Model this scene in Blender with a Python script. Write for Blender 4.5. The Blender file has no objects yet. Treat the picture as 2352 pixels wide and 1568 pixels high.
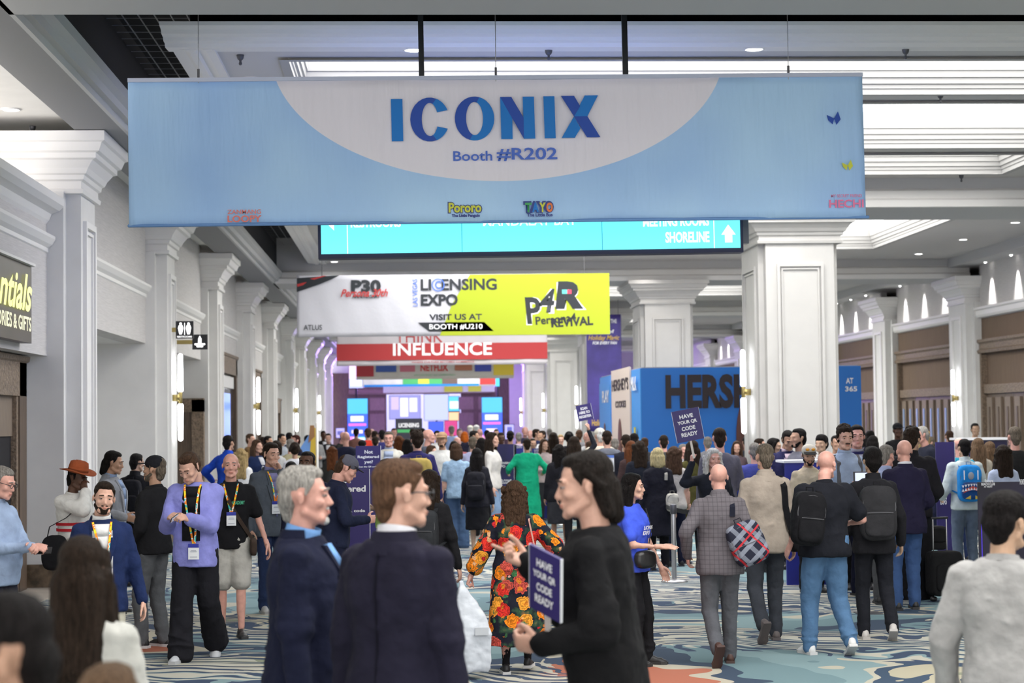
import bpy, math, random
import numpy as np
from mathutils import Vector, Matrix, Euler

random.seed(7); rng = np.random.RandomState(7)
SC = bpy.context.scene
COL = SC.collection
R = math.radians

# ------------------------------------------------------------------ camera, world, exposure
F = 4300.0                       # focal length in pixels of the 2352 wide frame
CAMZ = 2.06
cY = Vector((-236 / F, -186 / F, -1.0)).normalized()
v = Vector((-0.0095, 1, 0)); cZ = (v - cY * v.dot(cY)).normalized()
cX = cY.cross(cZ)
W2C = Matrix((cX, cY, cZ)).transposed()     # columns are the world axes seen by the camera
C2W = W2C.transposed()
cam_d = bpy.data.cameras.new('camera')
cam_d.sensor_width = 36.0
cam_d.lens = F / 2352 * 36.0
cam_d.clip_end = 400
cam_d.dof.use_dof = True
cam_d.dof.focus_distance = 16.0
cam_d.dof.aperture_fstop = 3.2
cam = bpy.data.objects.new('camera', cam_d)
cam.matrix_world = Matrix.Translation((0, 0, CAMZ)) @ C2W.to_4x4()
COL.objects.link(cam); SC.camera = cam

world = bpy.data.worlds.new('world'); SC.world = world
world.use_nodes = True
bg = world.node_tree.nodes['Background']
bg.inputs[0].default_value = (1.0, 0.97, 0.95, 1); bg.inputs[1].default_value = 2.3
SC.view_settings.view_transform = 'Standard'; SC.view_settings.look = 'None'
SC.view_settings.gamma = 1.0; SC.view_settings.use_curve_mapping = False
SC.view_settings.exposure = 0.78
SC.cycles.use_denoising = True
SC.cycles.max_bounces = 6
SC.cycles.diffuse_bounces = 4
PANEL_E = 3.5                    # luminous coffer panels

def proj_ray(px, py):
    return C2W @ Vector(((px - 1176) / F, (784 - py) / F, -1.0))
def at(px, py, Y):               # the point at distance Y down the hall seen at that pixel of the photograph
    d = proj_ray(px, py); t = Y / d.y
    return Vector((d.x * t, Y, CAMZ + d.z * t))

# ------------------------------------------------------------------ materials
MATS = {}
def nodes_mat(name):
    m = bpy.data.materials.new(name); m.use_nodes = True
    nt = m.node_tree
    return m, nt, nt.nodes['Principled BSDF']
def mat(name, col, rough=0.6, metal=0.0, emit=None, es=0.0, noise=0.0, nscale=20.0, bump=0.0, bscale=80.0, stretch=(1, 1, 1), spec=None, alpha=None):
    key = (name, tuple(col), rough, metal, emit, es, noise, bump)
    if key in MATS: return MATS[key]
    m, nt, b = nodes_mat(name)
    b.inputs['Base Color'].default_value = (*col, 1)
    b.inputs['Roughness'].default_value = rough
    b.inputs['Metallic'].default_value = metal
    if spec is not None: b.inputs['Specular IOR Level'].default_value = spec
    if emit is not None:
        b.inputs['Emission Color'].default_value = (*emit, 1); b.inputs['Emission Strength'].default_value = es
    if noise or bump:
        tc = nt.nodes.new('ShaderNodeTexCoord'); mp = nt.nodes.new('ShaderNodeMapping')
        mp.inputs['Scale'].default_value = stretch
        nt.links.new(tc.outputs['Object'], mp.inputs[0])
    if noise:
        n = nt.nodes.new('ShaderNodeTexNoise'); n.inputs['Scale'].default_value = nscale; n.inputs['Detail'].default_value = 4
        nt.links.new(mp.outputs[0], n.inputs['Vector'])
        r = nt.nodes.new('ShaderNodeValToRGB')
        r.color_ramp.elements[0].position = 0.3; r.color_ramp.elements[1].position = 0.7
        r.color_ramp.elements[0].color = (*[c * (1 - noise) for c in col], 1)
        r.color_ramp.elements[1].color = (*[min(1, c * (1 + noise)) for c in col], 1)
        nt.links.new(n.outputs['Fac'], r.inputs[0]); nt.links.new(r.outputs[0], b.inputs['Base Color'])
    if bump:
        n2 = nt.nodes.new('ShaderNodeTexNoise'); n2.inputs['Scale'].default_value = bscale; n2.inputs['Detail'].default_value = 3
        nt.links.new(mp.outputs[0], n2.inputs['Vector'])
        bp = nt.nodes.new('ShaderNodeBump'); bp.inputs['Strength'].default_value = bump; bp.inputs['Distance'].default_value = 0.02
        nt.links.new(n2.outputs['Fac'], bp.inputs['Height']); nt.links.new(bp.outputs[0], b.inputs['Normal'])
    MATS[key] = m
    return m
def cloth(c, kind='plain'):
    key = ('cloth', tuple(c), kind)
    if key in MATS: return MATS[key]
    if kind == 'plain':
        m = mat('cloth', c, 0.92, noise=0.14, nscale=9, bump=0.75, bscale=11, spec=0.15)
        MATS[key] = m; return m
    m, nt, b = nodes_mat('cloth_' + kind)
    b.inputs['Roughness'].default_value = 0.85; b.inputs['Specular IOR Level'].default_value = 0.2
    tc = nt.nodes.new('ShaderNodeTexCoord')
    L = nt.links.new
    if kind in ('plaid', 'checks', 'tartan'):
        sep = nt.nodes.new('ShaderNodeSeparateXYZ')
        mp = nt.nodes.new('ShaderNodeMapping'); L(tc.outputs['Object'], mp.inputs[0]); L(mp.outputs[0], sep.inputs[0])
        if kind == 'tartan': mp.inputs['Rotation'].default_value = (0, 0.75, 0)
        freq = 26 if kind == 'checks' else 9
        def stripes(sock, width, fr=freq, ph=0.0):
            a = nt.nodes.new('ShaderNodeMath'); a.operation = 'MULTIPLY_ADD'; L(sock, a.inputs[0]); a.inputs[1].default_value = fr; a.inputs[2].default_value = ph
            f = nt.nodes.new('ShaderNodeMath'); f.operation = 'FRACT'; L(a.outputs[0], f.inputs[0])
            g = nt.nodes.new('ShaderNodeMath'); g.operation = 'LESS_THAN'; L(f.outputs[0], g.inputs[0]); g.inputs[1].default_value = width
            return g.outputs[0]
        def mixc(fac, base, col, k):
            mx = nt.nodes.new('ShaderNodeMix'); mx.data_type = 'RGBA'
            s = nt.nodes.new('ShaderNodeMath'); s.operation = 'MULTIPLY'; L(fac, s.inputs[0]); s.inputs[1].default_value = k
            L(s.outputs[0], mx.inputs[0])
            if isinstance(base, tuple): mx.inputs[6].default_value = (*base, 1)
            else: L(base, mx.inputs[6])
            mx.inputs[7].default_value = (*col, 1)
            return mx.outputs[2]
        if kind == 'tartan':
            c0 = mixc(stripes(sep.outputs[0], 0.35), tuple(c), (0.25, 0.27, 0.33), 0.8)
            c0 = mixc(stripes(sep.outputs[2], 0.35), c0, (0.25, 0.27, 0.33), 0.6)
            c0 = mixc(stripes(sep.outputs[0], 0.07, 4.5, 0.2), c0, (0.5, 0.03, 0.04), 0.9)
            c0 = mixc(stripes(sep.outputs[2], 0.07, 4.5, 0.6), c0, (0.5, 0.03, 0.04), 0.9)
        else:
            c0 = mixc(stripes(sep.outputs[0], 0.2), tuple(c), tuple(x * 0.55 for x in c), 0.55)
            c0 = mixc(stripes(sep.outputs[2], 0.2), c0, tuple(x * 0.55 for x in c), 0.55)
        L(c0, b.inputs['Base Color'])
    elif kind == 'floral':
        nz = nt.nodes.new('ShaderNodeTexNoise'); nz.inputs['Scale'].default_value = 26; nz.inputs['Detail'].default_value = 4
        L(tc.outputs['Object'], nz.inputs['Vector'])
        add = nt.nodes.new('ShaderNodeMixRGB'); add.blend_type = 'ADD'; add.inputs[0].default_value = 0.075
        L(tc.outputs['Object'], add.inputs[1]); L(nz.outputs['Color'], add.inputs[2])
        prev = None
        n0 = nt.nodes.new('ShaderNodeTexNoise'); n0.inputs['Scale'].default_value = 9; n0.inputs['Detail'].default_value = 5
        L(tc.outputs['Object'], n0.inputs['Vector'])
        r0 = nt.nodes.new('ShaderNodeValToRGB'); e = r0.color_ramp.elements
        e[0].position = 0.5; e[0].color = (0.008, 0.009, 0.018, 1); e[1].position = 0.62; e[1].color = (0.03, 0.07, 0.035, 1)
        e2 = r0.color_ramp.elements.new(0.7); e2.color = (0.2, 0.11, 0.05, 1)
        L(n0.outputs['Fac'], r0.inputs[0]); prev = r0.outputs[0]
        for sc, rad, cols in ((7.5, 0.60, ((0.62, 0.03, 0.02), (0.8, 0.22, 0.01), (0.75, 0.3, 0.03), (0.5, 0.07, 0.05))), (14.0, 0.40, ((0.7, 0.22, 0.02), (0.55, 0.02, 0.03), (0.05, 0.16, 0.06), (0.75, 0.4, 0.2)))):
            vo = nt.nodes.new('ShaderNodeTexVoronoi'); vo.inputs['Scale'].default_value = sc
            L(add.outputs[0], vo.inputs['Vector'])
            cr = nt.nodes.new('ShaderNodeValToRGB'); cr.color_ramp.interpolation = 'CONSTANT'
            for i, cc in enumerate(cols):
                el = cr.color_ramp.elements[0] if i == 0 else cr.color_ramp.elements.new(i / len(cols))
                el.position = i / len(cols); el.color = (*cc, 1)
            sp = nt.nodes.new('ShaderNodeSeparateColor'); L(vo.outputs['Color'], sp.inputs[0]); L(sp.outputs[0], cr.inputs[0])
            # petals: rings inside the bloom
            wv = nt.nodes.new('ShaderNodeMath'); wv.operation = 'SINE'; ml = nt.nodes.new('ShaderNodeMath'); ml.operation = 'MULTIPLY'; ml.inputs[1].default_value = 42
            L(vo.outputs['Distance'], ml.inputs[0]); L(ml.outputs[0], wv.inputs[0])
            mr = nt.nodes.new('ShaderNodeMapRange'); mr.inputs[1].default_value = -1; mr.inputs[2].default_value = 1; mr.inputs[3].default_value = 0.45; mr.inputs[4].default_value = 1.15
            L(wv.outputs[0], mr.inputs[0])
            sh = nt.nodes.new('ShaderNodeVectorMath'); sh.operation = 'SCALE'; L(cr.outputs[0], sh.inputs[0]); L(mr.outputs[0], sh.inputs['Scale'])
            lt = nt.nodes.new('ShaderNodeMath'); lt.operation = 'LESS_THAN'; L(vo.outputs['Distance'], lt.inputs[0]); lt.inputs[1].default_value = rad * 0.85
            if sc > 8:
                g2 = nt.nodes.new('ShaderNodeMath'); g2.operation = 'GREATER_THAN'; L(sp.outputs[1], g2.inputs[0]); g2.inputs[1].default_value = 0.45
                m2 = nt.nodes.new('ShaderNodeMath'); m2.operation = 'MULTIPLY'; L(lt.outputs[0], m2.inputs[0]); L(g2.outputs[0], m2.inputs[1]); lt = m2
            mx = nt.nodes.new('ShaderNodeMix'); mx.data_type = 'RGBA'; L(lt.outputs[0], mx.inputs[0]); L(prev, mx.inputs[6]); L(sh.outputs[0], mx.inputs[7])
            prev = mx.outputs[2]
        L(prev, b.inputs['Base Color'])
    elif kind == 'lanyard':
        nz = nt.nodes.new('ShaderNodeTexNoise'); nz.inputs['Scale'].default_value = 14
        L(tc.outputs['Object'], nz.inputs['Vector'])
        cr = nt.nodes.new('ShaderNodeValToRGB'); cr.color_ramp.interpolation = 'CONSTANT'
        for i, (p, cc) in enumerate(((0, (0.75, 0.6, 0.03)), (0.42, (0.8, 0.22, 0.02)), (0.52, (0.8, 0.75, 0.7)), (0.56, (0.05, 0.45, 0.42)), (0.64, (0.75, 0.55, 0.05)))):
            el = cr.color_ramp.elements[0] if i == 0 else cr.color_ramp.elements.new(p)
            el.position = p; el.color = (*cc, 1)
        L(nz.outputs['Fac'], cr.inputs[0]); L(cr.outputs[0], b.inputs['Base Color'])
    elif kind == 'stripe':
        wv = nt.nodes.new('ShaderNodeTexWave'); wv.inputs['Scale'].default_value = 14; wv.bands_direction = 'X'
        L(tc.outputs['Object'], wv.inputs['Vector'])
        cr = nt.nodes.new('ShaderNodeValToRGB'); cr.color_ramp.elements[0].color = (*c, 1); cr.color_ramp.elements[1].color = (0.75, 0.77, 0.8, 1)
        cr.color_ramp.elements[0].position = 0.35; cr.color_ramp.elements[1].position = 0.5
        L(wv.outputs['Fac'], cr.inputs[0]); L(cr.outputs[0], b.inputs['Base Color'])
    MATS[key] = m
    return m
def skin_mat(c):
    key = ('skin', tuple(c))
    if key in MATS: return MATS[key]
    m = mat('skin', c, 0.5, noise=0.09, nscale=22, bump=0.06, bscale=60, spec=0.35)
    b = m.node_tree.nodes['Principled BSDF']
    b.inputs['Subsurface Weight'].default_value = 0.06; b.inputs['Subsurface Radius'].default_value = (0.02, 0.008, 0.005)
    MATS[key] = m; return m
def hair_mat(c):
    return mat('hair', c, 0.6, noise=0.5, nscale=22, bump=1.0, bscale=48, stretch=(5, 5, 0.6), spec=0.10)

M_wall = mat('painted_wall', (0.72, 0.71, 0.685), 0.7, noise=0.03, nscale=3)
M_wallpaper = mat('grasscloth_wall', (0.58, 0.56, 0.545), 0.85, noise=0.1, nscale=9, stretch=(1, 0.3, 14), bump=0.1, bscale=30)
M_col = mat('column_plaster', (0.56, 0.55, 0.53), 0.65, noise=0.03, nscale=3)
M_trim = mat('white_trim', (0.78, 0.765, 0.74), 0.5)
M_ceil = mat('soffit_paint', (0.56, 0.545, 0.53), 0.8)
M_beam = mat('beam_paint', (0.50, 0.50, 0.50), 0.7)
M_dark = mat('open_black_ceiling', (0.004, 0.003, 0.006), 0.9)
M_wire = mat('ceiling_wire', (0.30, 0.30, 0.32), 0.4)
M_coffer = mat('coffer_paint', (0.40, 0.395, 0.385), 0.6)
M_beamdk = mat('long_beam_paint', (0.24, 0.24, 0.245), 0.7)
M_panel = mat('luminous_panel', (0.9, 0.9, 0.9), 0.5, emit=(1.0, 0.985, 0.96), es=PANEL_E)
M_lamp = mat('lamp_glow', (1, 1, 1), 0.4, emit=(1.0, 0.98, 0.95), es=9.0)
M_sconce = mat('sconce_glass', (1, 1, 1), 0.4, emit=(0.93, 0.96, 1.0), es=5.0)
M_brass = mat('brass', (0.42, 0.33, 0.13), 0.35, 0.9)
M_metal = mat('brushed_steel', (0.45, 0.45, 0.46), 0.35, 0.85)
M_black = mat('black_plastic', (0.012, 0.012, 0.014), 0.45)
M_grey = mat('grey_metal', (0.10, 0.10, 0.11), 0.4, 0.5)
M_wood = mat('brown_wood', (0.115, 0.078, 0.052), 0.5, noise=0.3, nscale=6, stretch=(6, 6, 0.6))
M_woodlt = mat('taupe_wood', (0.20, 0.15, 0.11), 0.6, noise=0.15, nscale=8, stretch=(5, 5, 0.6))
M_carved = mat('carved_wood', (0.20, 0.145, 0.10), 0.6, noise=0.4, nscale=26, bump=1.0, bscale=22)
M_ribbed = mat('ribbed_brown_wallcovering', (0.16, 0.108, 0.072), 0.85, noise=0.25, nscale=14, stretch=(8, 8, 0.1))
M_stone = mat('brown_marble', (0.13, 0.09, 0.055), 0.35, noise=0.6, nscale=9)
M_tile = mat('beige_tile', (0.42, 0.37, 0.31), 0.4, noise=0.1, nscale=3)
M_white = mat('white_print', (0.85, 0.85, 0.88), 0.6)
M_paper = mat('paper', (0.75, 0.77, 0.80), 0.7)
M_purple = mat('deep_purple_print', (0.028, 0.018, 0.13), 0.5)
M_navy = mat('navy_print', (0.012, 0.010, 0.045), 0.5)
M_royal = mat('royal_blue_print', (0.02, 0.03, 0.32), 0.5)

# ------------------------------------------------------------------ mesh building
class MB:
    def __init__(s): s.V = []; s.Fc = []; s.n = 0
    def add(s, V, Fc, M=None):
        V = np.asarray(V, float).reshape(-1, 3)
        if M is not None:
            A = np.array(M); V = V @ A[:3, :3].T + A[:3, 3]
        s.V.append(V); s.Fc += [tuple(i + s.n for i in f) for f in Fc]; s.n += len(V)
        return s
    def box(s, x0, x1, y0, y1, z0, z1, M=None):
        V = [(x0, y0, z0), (x1, y0, z0), (x1, y1, z0), (x0, y1, z0), (x0, y0, z1), (x1, y0, z1), (x1, y1, z1), (x0, y1, z1)]
        return s.add(V, [(0, 3, 2, 1), (4, 5, 6, 7), (0, 1, 5, 4), (1, 2, 6, 5), (2, 3, 7, 6), (3, 0, 4, 7)], M)
    def rings(s, rs, M=None, close=True):
        n = len(rs[0]); V = np.concatenate([np.asarray(r, float) for r in rs]); Fc = []
        for i in range(len(rs) - 1):
            for j in range(n):
                k = (j + 1) % n
                Fc.append((i * n + j, i * n + k, (i + 1) * n + k, (i + 1) * n + j))
        if close:
            Fc.append(tuple(range(n - 1, -1, -1))); Fc.append(tuple((len(rs) - 1) * n + j for j in range(n)))
        return s.add(V, Fc, M)
    def cap(s, p0, p1, r0, r1, n=12, M=None, flat=1.0, side=None):
        p0 = np.array(p0, float); p1 = np.array(p1, float); d = p1 - p0; L = np.linalg.norm(d)
        d = d / L if L > 1e-9 else np.array((0, 0, 1.0))
        a = np.array(side, float) if side is not None else (np.array((1.0, 0, 0)) if abs(d[0]) < 0.8 else np.array((0, 1.0, 0)))
        a = a - d * a.dot(d); a /= np.linalg.norm(a); b = np.cross(d, a)
        th = np.linspace(0, 2 * math.pi, n, endpoint=False)
        circ = np.outer(np.cos(th), a) + np.outer(np.sin(th), b) * flat
        rs = []
        for q in (-78, -45, -15): rs.append(p0 + d * r0 * math.sin(R(q)) + circ * r0 * math.cos(R(q)))
        for q in (15, 45, 78): rs.append(p1 + d * r1 * math.sin(R(q)) + circ * r1 * math.cos(R(q)))
        return s.rings(rs, M)
    def ell(s, c, r, M=None, e=2.0, nu=16, nv=10, rot=None):
        rs = []
        sg = lambda v, p: math.copysign(abs(v) ** p, v)
        p = 2.0 / e
        Rm = np.array(Euler(rot).to_matrix()) if rot else np.eye(3)
        for i in range(nv + 1):
            ph = -math.pi / 2 + math.pi * (0.04 + 0.92 * i / nv)
            ring = [(r[0] * sg(math.cos(ph), p) * sg(math.cos(t), p), r[1] * sg(math.cos(ph), p) * sg(math.sin(t), p), r[2] * sg(math.sin(ph), p)) for t in np.linspace(0, 2 * math.pi, nu, endpoint=False)]
            rs.append(np.array(ring) @ Rm.T + np.array(c, float))
        return s.rings(rs, M)
    def rect_loft(s, x0, x1, y0, y1, prof, M=None):      # prof: (z, outset)
        return s.rings([[(x0 - o, y0 - o, z), (x1 + o, y0 - o, z), (x1 + o, y1 + o, z), (x0 - o, y1 + o, z)] for z, o in prof], M)
    def extr(s, prof, axis, a0, a1, M=None):             # profile polygon swept along an axis; prof: (u, z)
        def pt(u, z, a): return (u, a, z) if axis == 'y' else (a, u, z)
        return s.rings([[pt(u, z, a0) for u, z in prof], [pt(u, z, a1) for u, z in prof]], M)
    def poly(s, P, y, M=None, th=0.004):                 # flat polygon in the xz plane
        n = len(P)
        V = [(x, y, z) for x, z in P] + [(x, y + th, z) for x, z in P]
        Fc = [tuple(range(n)), tuple(range(2 * n - 1, n - 1, -1))] + [(i, (i + 1) % n + 0, (i + 1) % n + n, i + n) for i in range(n)]
        return s.add(V, Fc, M)
    def ribbon(s, P, w, th=0.006, wdir=(1, 0, 0), M=None):
        P = [np.array(p, float) for p in P]; wd = np.array(wdir, float); rs = []
        for i, p in enumerate(P):
            t = P[min(i + 1, len(P) - 1)] - P[max(i - 1, 0)]; t /= np.linalg.norm(t)
            a = wd - t * wd.dot(t); a /= np.linalg.norm(a); b = np.cross(t, a)
            rs.append([p - a * w / 2 - b * th / 2, p + a * w / 2 - b * th / 2, p + a * w / 2 + b * th / 2, p - a * w / 2 + b * th / 2])
        return s.rings(rs, M)
    def mesh(s, name, smooth=False):
        me = bpy.data.meshes.new(name)
        me.from_pydata(np.concatenate(s.V).tolist(), [], s.Fc); me.update()
        if smooth: me.polygons.foreach_set('use_smooth', [True] * len(me.polygons))
        return me
def link(name, me, m=None, parent=None, loc=None, rotz=0, **props):
    o = bpy.data.objects.new(name, me); COL.objects.link(o)
    if me is not None and m is not None:
        me.materials.clear()
        for q in (m if isinstance(m, (list, tuple)) else [m]): me.materials.append(q)
    if parent is not None: o.parent = parent
    if loc is not None: o.location = loc
    o.rotation_euler = (0, 0, rotz)
    for k, v in props.items(): o[k] = v
    return o
def obj(name, mb, m, parent=None, smooth=False, loc=None, rotz=0, **props):
    return link(name, mb.mesh(name, smooth), m, parent, loc, rotz, **props)
def struct(name, mb, m, parent=None, **k):
    o = obj(name, mb, m, parent, **k)
    if parent is None: o['kind'] = 'structure'
    return o
def thing(name, label, cat, loc=(0, 0, 0), rotz=0, group=None):
    o = bpy.data.objects.new(name, None); COL.objects.link(o); o.empty_display_size = 0.1
    o.location = loc; o.rotation_euler = (0, 0, rotz); o['label'] = label; o['category'] = cat
    if group: o['group'] = group
    return o

TEXTS = []
def text(body, x0, z0, w, h, m, parent, y=-0.012, name='lettering', bold=0.0, fn=None, rot=0.0, shear=0.0):
    TEXTS.append((body, x0, z0, w, h, m, parent, y, name, bold, fn, rot, shear))
def finish_texts():
    tmp = []
    for t in TEXTS:
        cu = bpy.data.curves.new('t', 'FONT'); cu.body = t[0]; cu.size = 1.0; cu.offset = t[9]; cu.shear = t[12]
        cu.extrude = 0.0; cu.resolution_u = 3; cu.align_x = 'CENTER'; cu.space_line = 0.95
        o = bpy.data.objects.new('t', cu); COL.objects.link(o); tmp.append(o)
    bpy.context.view_layer.update(); dg = bpy.context.evaluated_depsgraph_get()
    for o, (body, x0, z0, w, h, m, parent, y, name, bold, fn, rot, shear) in zip(tmp, TEXTS):
        me = bpy.data.meshes.new_from_object(o.evaluated_get(dg))
        n = len(me.vertices); co = np.zeros(n * 3); me.vertices.foreach_get('co', co); co = co.reshape(-1, 3)
        mn = co.min(0); mx = co.max(0); sp = np.maximum(mx - mn, 1e-6)
        u = (co[:, 0] - mn[0]) / sp[0] * w; v = (co[:, 1] - mn[1]) / sp[1] * h
        if rot:
            uc, vc = u - w / 2, v - h / 2
            u = uc * math.cos(rot) - vc * math.sin(rot) + w / 2; v = uc * math.sin(rot) + vc * math.cos(rot) + h / 2
        out = np.stack([x0 + u, np.full(n, y), z0 + v], 1)
        if fn: out[:, 1] += fn(out[:, 0], out[:, 2])
        me.vertices.foreach_set('co', out.ravel()); me.update()
        link(name, me, m, parent)
        bpy.data.objects.remove(o)
# ------------------------------------------------------------------ the hall
PS = 8.7                      # pilaster spacing
XA = -4.25                    # face of the left pilasters
XB, CW, CD = 6.37, 1.35, 2.1  # column row: hall face, width, depth
XR = 15.2                     # face of the right pilasters
Y1 = 24.4; YC = 33.5; YE = 112.0
ZS, ZB = 6.4, 5.86            # soffit, beam underside

# carpet
m, nt, b = nodes_mat('patterned_carpet'); L = nt.links.new
b.inputs['Roughness'].default_value = 0.95; b.inputs['Specular IOR Level'].default_value = 0.1
tc = nt.nodes.new('ShaderNodeTexCoord')
def N(t, **k):
    n = nt.nodes.new(t)
    for a, q in k.items(): n.inputs[a].default_value = q
    return n
n1 = N('ShaderNodeTexNoise', Scale=0.32, Detail=3.0); L(tc.outputs['Object'], n1.inputs['Vector'])
mx = nt.nodes.new('ShaderNodeVectorMath'); mx.operation = 'MULTIPLY_ADD'
L(n1.outputs['Color'], mx.inputs[0]); mx.inputs[1].default_value = (4.5, 4.5, 0); L(tc.outputs['Object'], mx.inputs[2])
n2 = N('ShaderNodeTexNoise', Scale=0.42, Detail=2.5, Roughness=0.5); L(mx.outputs[0], n2.inputs['Vector'])
cr = nt.nodes.new('ShaderNodeValToRGB'); cr.color_ramp.interpolation = 'CONSTANT'
for i, (p, c) in enumerate(((0, (0.36, 0.13, 0.085)), (0.34, (0.40, 0.37, 0.30)), (0.38, (0.045, 0.065, 0.10)), (0.43, (0.14, 0.215, 0.235)), (0.50, (0.19, 0.275, 0.29)), (0.555, (0.40, 0.38, 0.31)), (0.585, (0.045, 0.07, 0.11)), (0.62, (0.38, 0.35, 0.26)), (0.66, (0.22, 0.24, 0.17)), (0.72, (0.36, 0.15, 0.10)))):
    e = cr.color_ramp.elements[0] if i == 0 else (cr.color_ramp.elements[1] if i == 1 else cr.color_ramp.elements.new(p))
    e.position = p; e.color = (*c, 1)
L(n2.outputs['Fac'], cr.inputs[0])
# drawn feather lines
wv = nt.nodes.new('ShaderNodeTexWave'); wv.wave_type = 'RINGS'; wv.rings_direction = 'Z'
wv.inputs['Scale'].default_value = 1.5; wv.inputs['Distortion'].default_value = 20; wv.inputs['Detail'].default_value = 3.5; wv.inputs['Detail Scale'].default_value = 0.6
L(mx.outputs[0], wv.inputs['Vector'])
g1 = nt.nodes.new('ShaderNodeMath'); g1.operation = 'GREATER_THAN'; L(wv.outputs['Fac'], g1.inputs[0]); g1.inputs[1].default_value = 0.62
n3 = N('ShaderNodeTexNoise', Scale=0.25, Detail=1.0); L(tc.outputs['Object'], n3.inputs['Vector'])
g2 = nt.nodes.new('ShaderNodeMath'); g2.operation = 'GREATER_THAN'; L(n3.outputs['Fac'], g2.inputs[0]); g2.inputs[1].default_value = 0.5
mm = nt.nodes.new('ShaderNodeMath'); mm.operation = 'MULTIPLY'; L(g1.outputs[0], mm.inputs[0]); L(g2.outputs[0], mm.inputs[1])
m1 = nt.nodes.new('ShaderNodeMix'); m1.data_type = 'RGBA'; L(mm.outputs[0], m1.inputs[0]); L(cr.outputs[0], m1.inputs[6]); m1.inputs[7].default_value = (0.42, 0.405, 0.345, 1)
g3 = nt.nodes.new('ShaderNodeMath'); g3.operation = 'LESS_THAN'; L(wv.outputs['Fac'], g3.inputs[0]); g3.inputs[1].default_value = 0.3
g4 = nt.nodes.new('ShaderNodeMath'); g4.operation = 'GREATER_THAN'; L(n3.outputs['Fac'], g4.inputs[0]); g4.inputs[1].default_value = 0.47
m3 = nt.nodes.new('ShaderNodeMath'); m3.operation = 'MULTIPLY'; L(g3.outputs[0], m3.inputs[0]); L(g4.outputs[0], m3.inputs[1])
m2 = nt.nodes.new('ShaderNodeMix'); m2.data_type = 'RGBA'; L(m3.outputs[0], m2.inputs[0]); L(m1.outputs[2], m2.inputs[6]); m2.inputs[7].default_value = (0.045, 0.065, 0.11, 1)
n4 = N('ShaderNodeTexNoise', Scale=60.0); L(tc.outputs['Object'], n4.inputs['Vector'])
bp = nt.nodes.new('ShaderNodeBump'); bp.inputs['Strength'].default_value = 0.4; L(n4.outputs['Fac'], bp.inputs['Height']); L(bp.outputs[0], b.inputs['Normal'])
L(m2.outputs[2], b.inputs['Base Color'])
M_carpet = m
struct('floor', MB().box(-9, 18, -12, 135, -0.2, 0), M_carpet)
struct('trim_1', MB().box(-9, -4.35, 5, Y1 - 0.02, 0.0, 0.006), M_tile)

CAPP = [(0, 0), (0, .05), (.06, .06), (.07, .025), (.17, .025), (.19, .06), (.25, .07), (.27, .10), (.34, .13), (.44, .20), (.46, .25), (.53, .25), (.55, .30), (.66, .34), (.68, .38), (.81, .38)]
def frame_on(mb, axis, p, u0, u1, z0, z1, w=0.07, d=0.035, sgn=-1):   # raised rectangular moulding on a face
    for (a0, a1, c0, c1) in ((u0, u0 + w, z0, z1), (u1 - w, u1, z0, z1), (u0 + w, u1 - w, z0, z0 + w), (u0 + w, u1 - w, z1 - w, z1)):
        lo, hi = (p, p + sgn * d) if sgn > 0 else (p + sgn * d, p)
        if axis == 'x': mb.box(lo, hi, a0, a1, c0, c1)       # face normal along x
        else: mb.box(a0, a1, lo, hi, c0, c1)
# columns
for k in range(5):
    y0 = YC + 17.4 * k; y1 = y0 + CD; x0, x1 = XB, XB + CW
    mb = MB(); mb.box(x0 + .1, x1 - .0, y0, y1, 0.3, 5.25)
    mb.box(x0, x1 + .1, y0 + .22, y1 - .22, 0.3, 5.25)
    c = struct('column', mb, M_col)
    struct('capital', MB().rect_loft(x0, x1 + .1, y0, y1, [(5.22 + z * .79, o) for z, o in CAPP]), M_col, c)
    mb = MB(); frame_on(mb, 'y', y0, x0 + .3, x1 - .2, 0.6, 4.85, .05, .05); frame_on(mb, 'y', y0, x0 + .38, x1 - .28, 0.68, 4.77, .025, .03)
    struct('panel_moulding', mb, M_col, c)
    mb = MB(); frame_on(mb, 'x', x0, y0 + .42, y1 - .42, 0.6, 4.85, .07, .04); frame_on(mb, 'x', x0, y0 + .53, y1 - .53, 0.7, 4.75, .03, .025)
    struct('panel_moulding', mb, M_col, c)
    struct('plinth', MB().box(x0 - .05, x1 + .15, y0 - .05, y1 + .05, 0, .3), M_stone, c)
# left pilasters
NP = 10
for k in range(NP):
    y0 = Y1 + PS * k; y1 = y0 + 1.48
    mb = MB().box(-8.5, XA - .19, y0, y1, .3, 5.1); mb.box(-8.5, XA, y0 + .2, y1 - .2, .3, 5.1)
    c = struct('pilaster', mb, M_wall)
    struct('capital', MB().rect_loft(-8.2, XA, y0 + .1, y1 - .1, [(5.08 + z * .95, o) for z, o in CAPP]), M_trim, c)
    mb = MB(); frame_on(mb, 'x', XA, y0 + .35, y1 - .35, .6, 4.75, .08, .05, 1); frame_on(mb, 'x', XA, y0 + .47, y1 - .47, .72, 4.63, .04, .03, 1)
    struct('panel_moulding', mb, M_trim, c)
    struct('plinth', MB().box(-8.5, XA + .06, y0 - .04, y1 + .04, 0, .3), M_stone, c)
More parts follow.
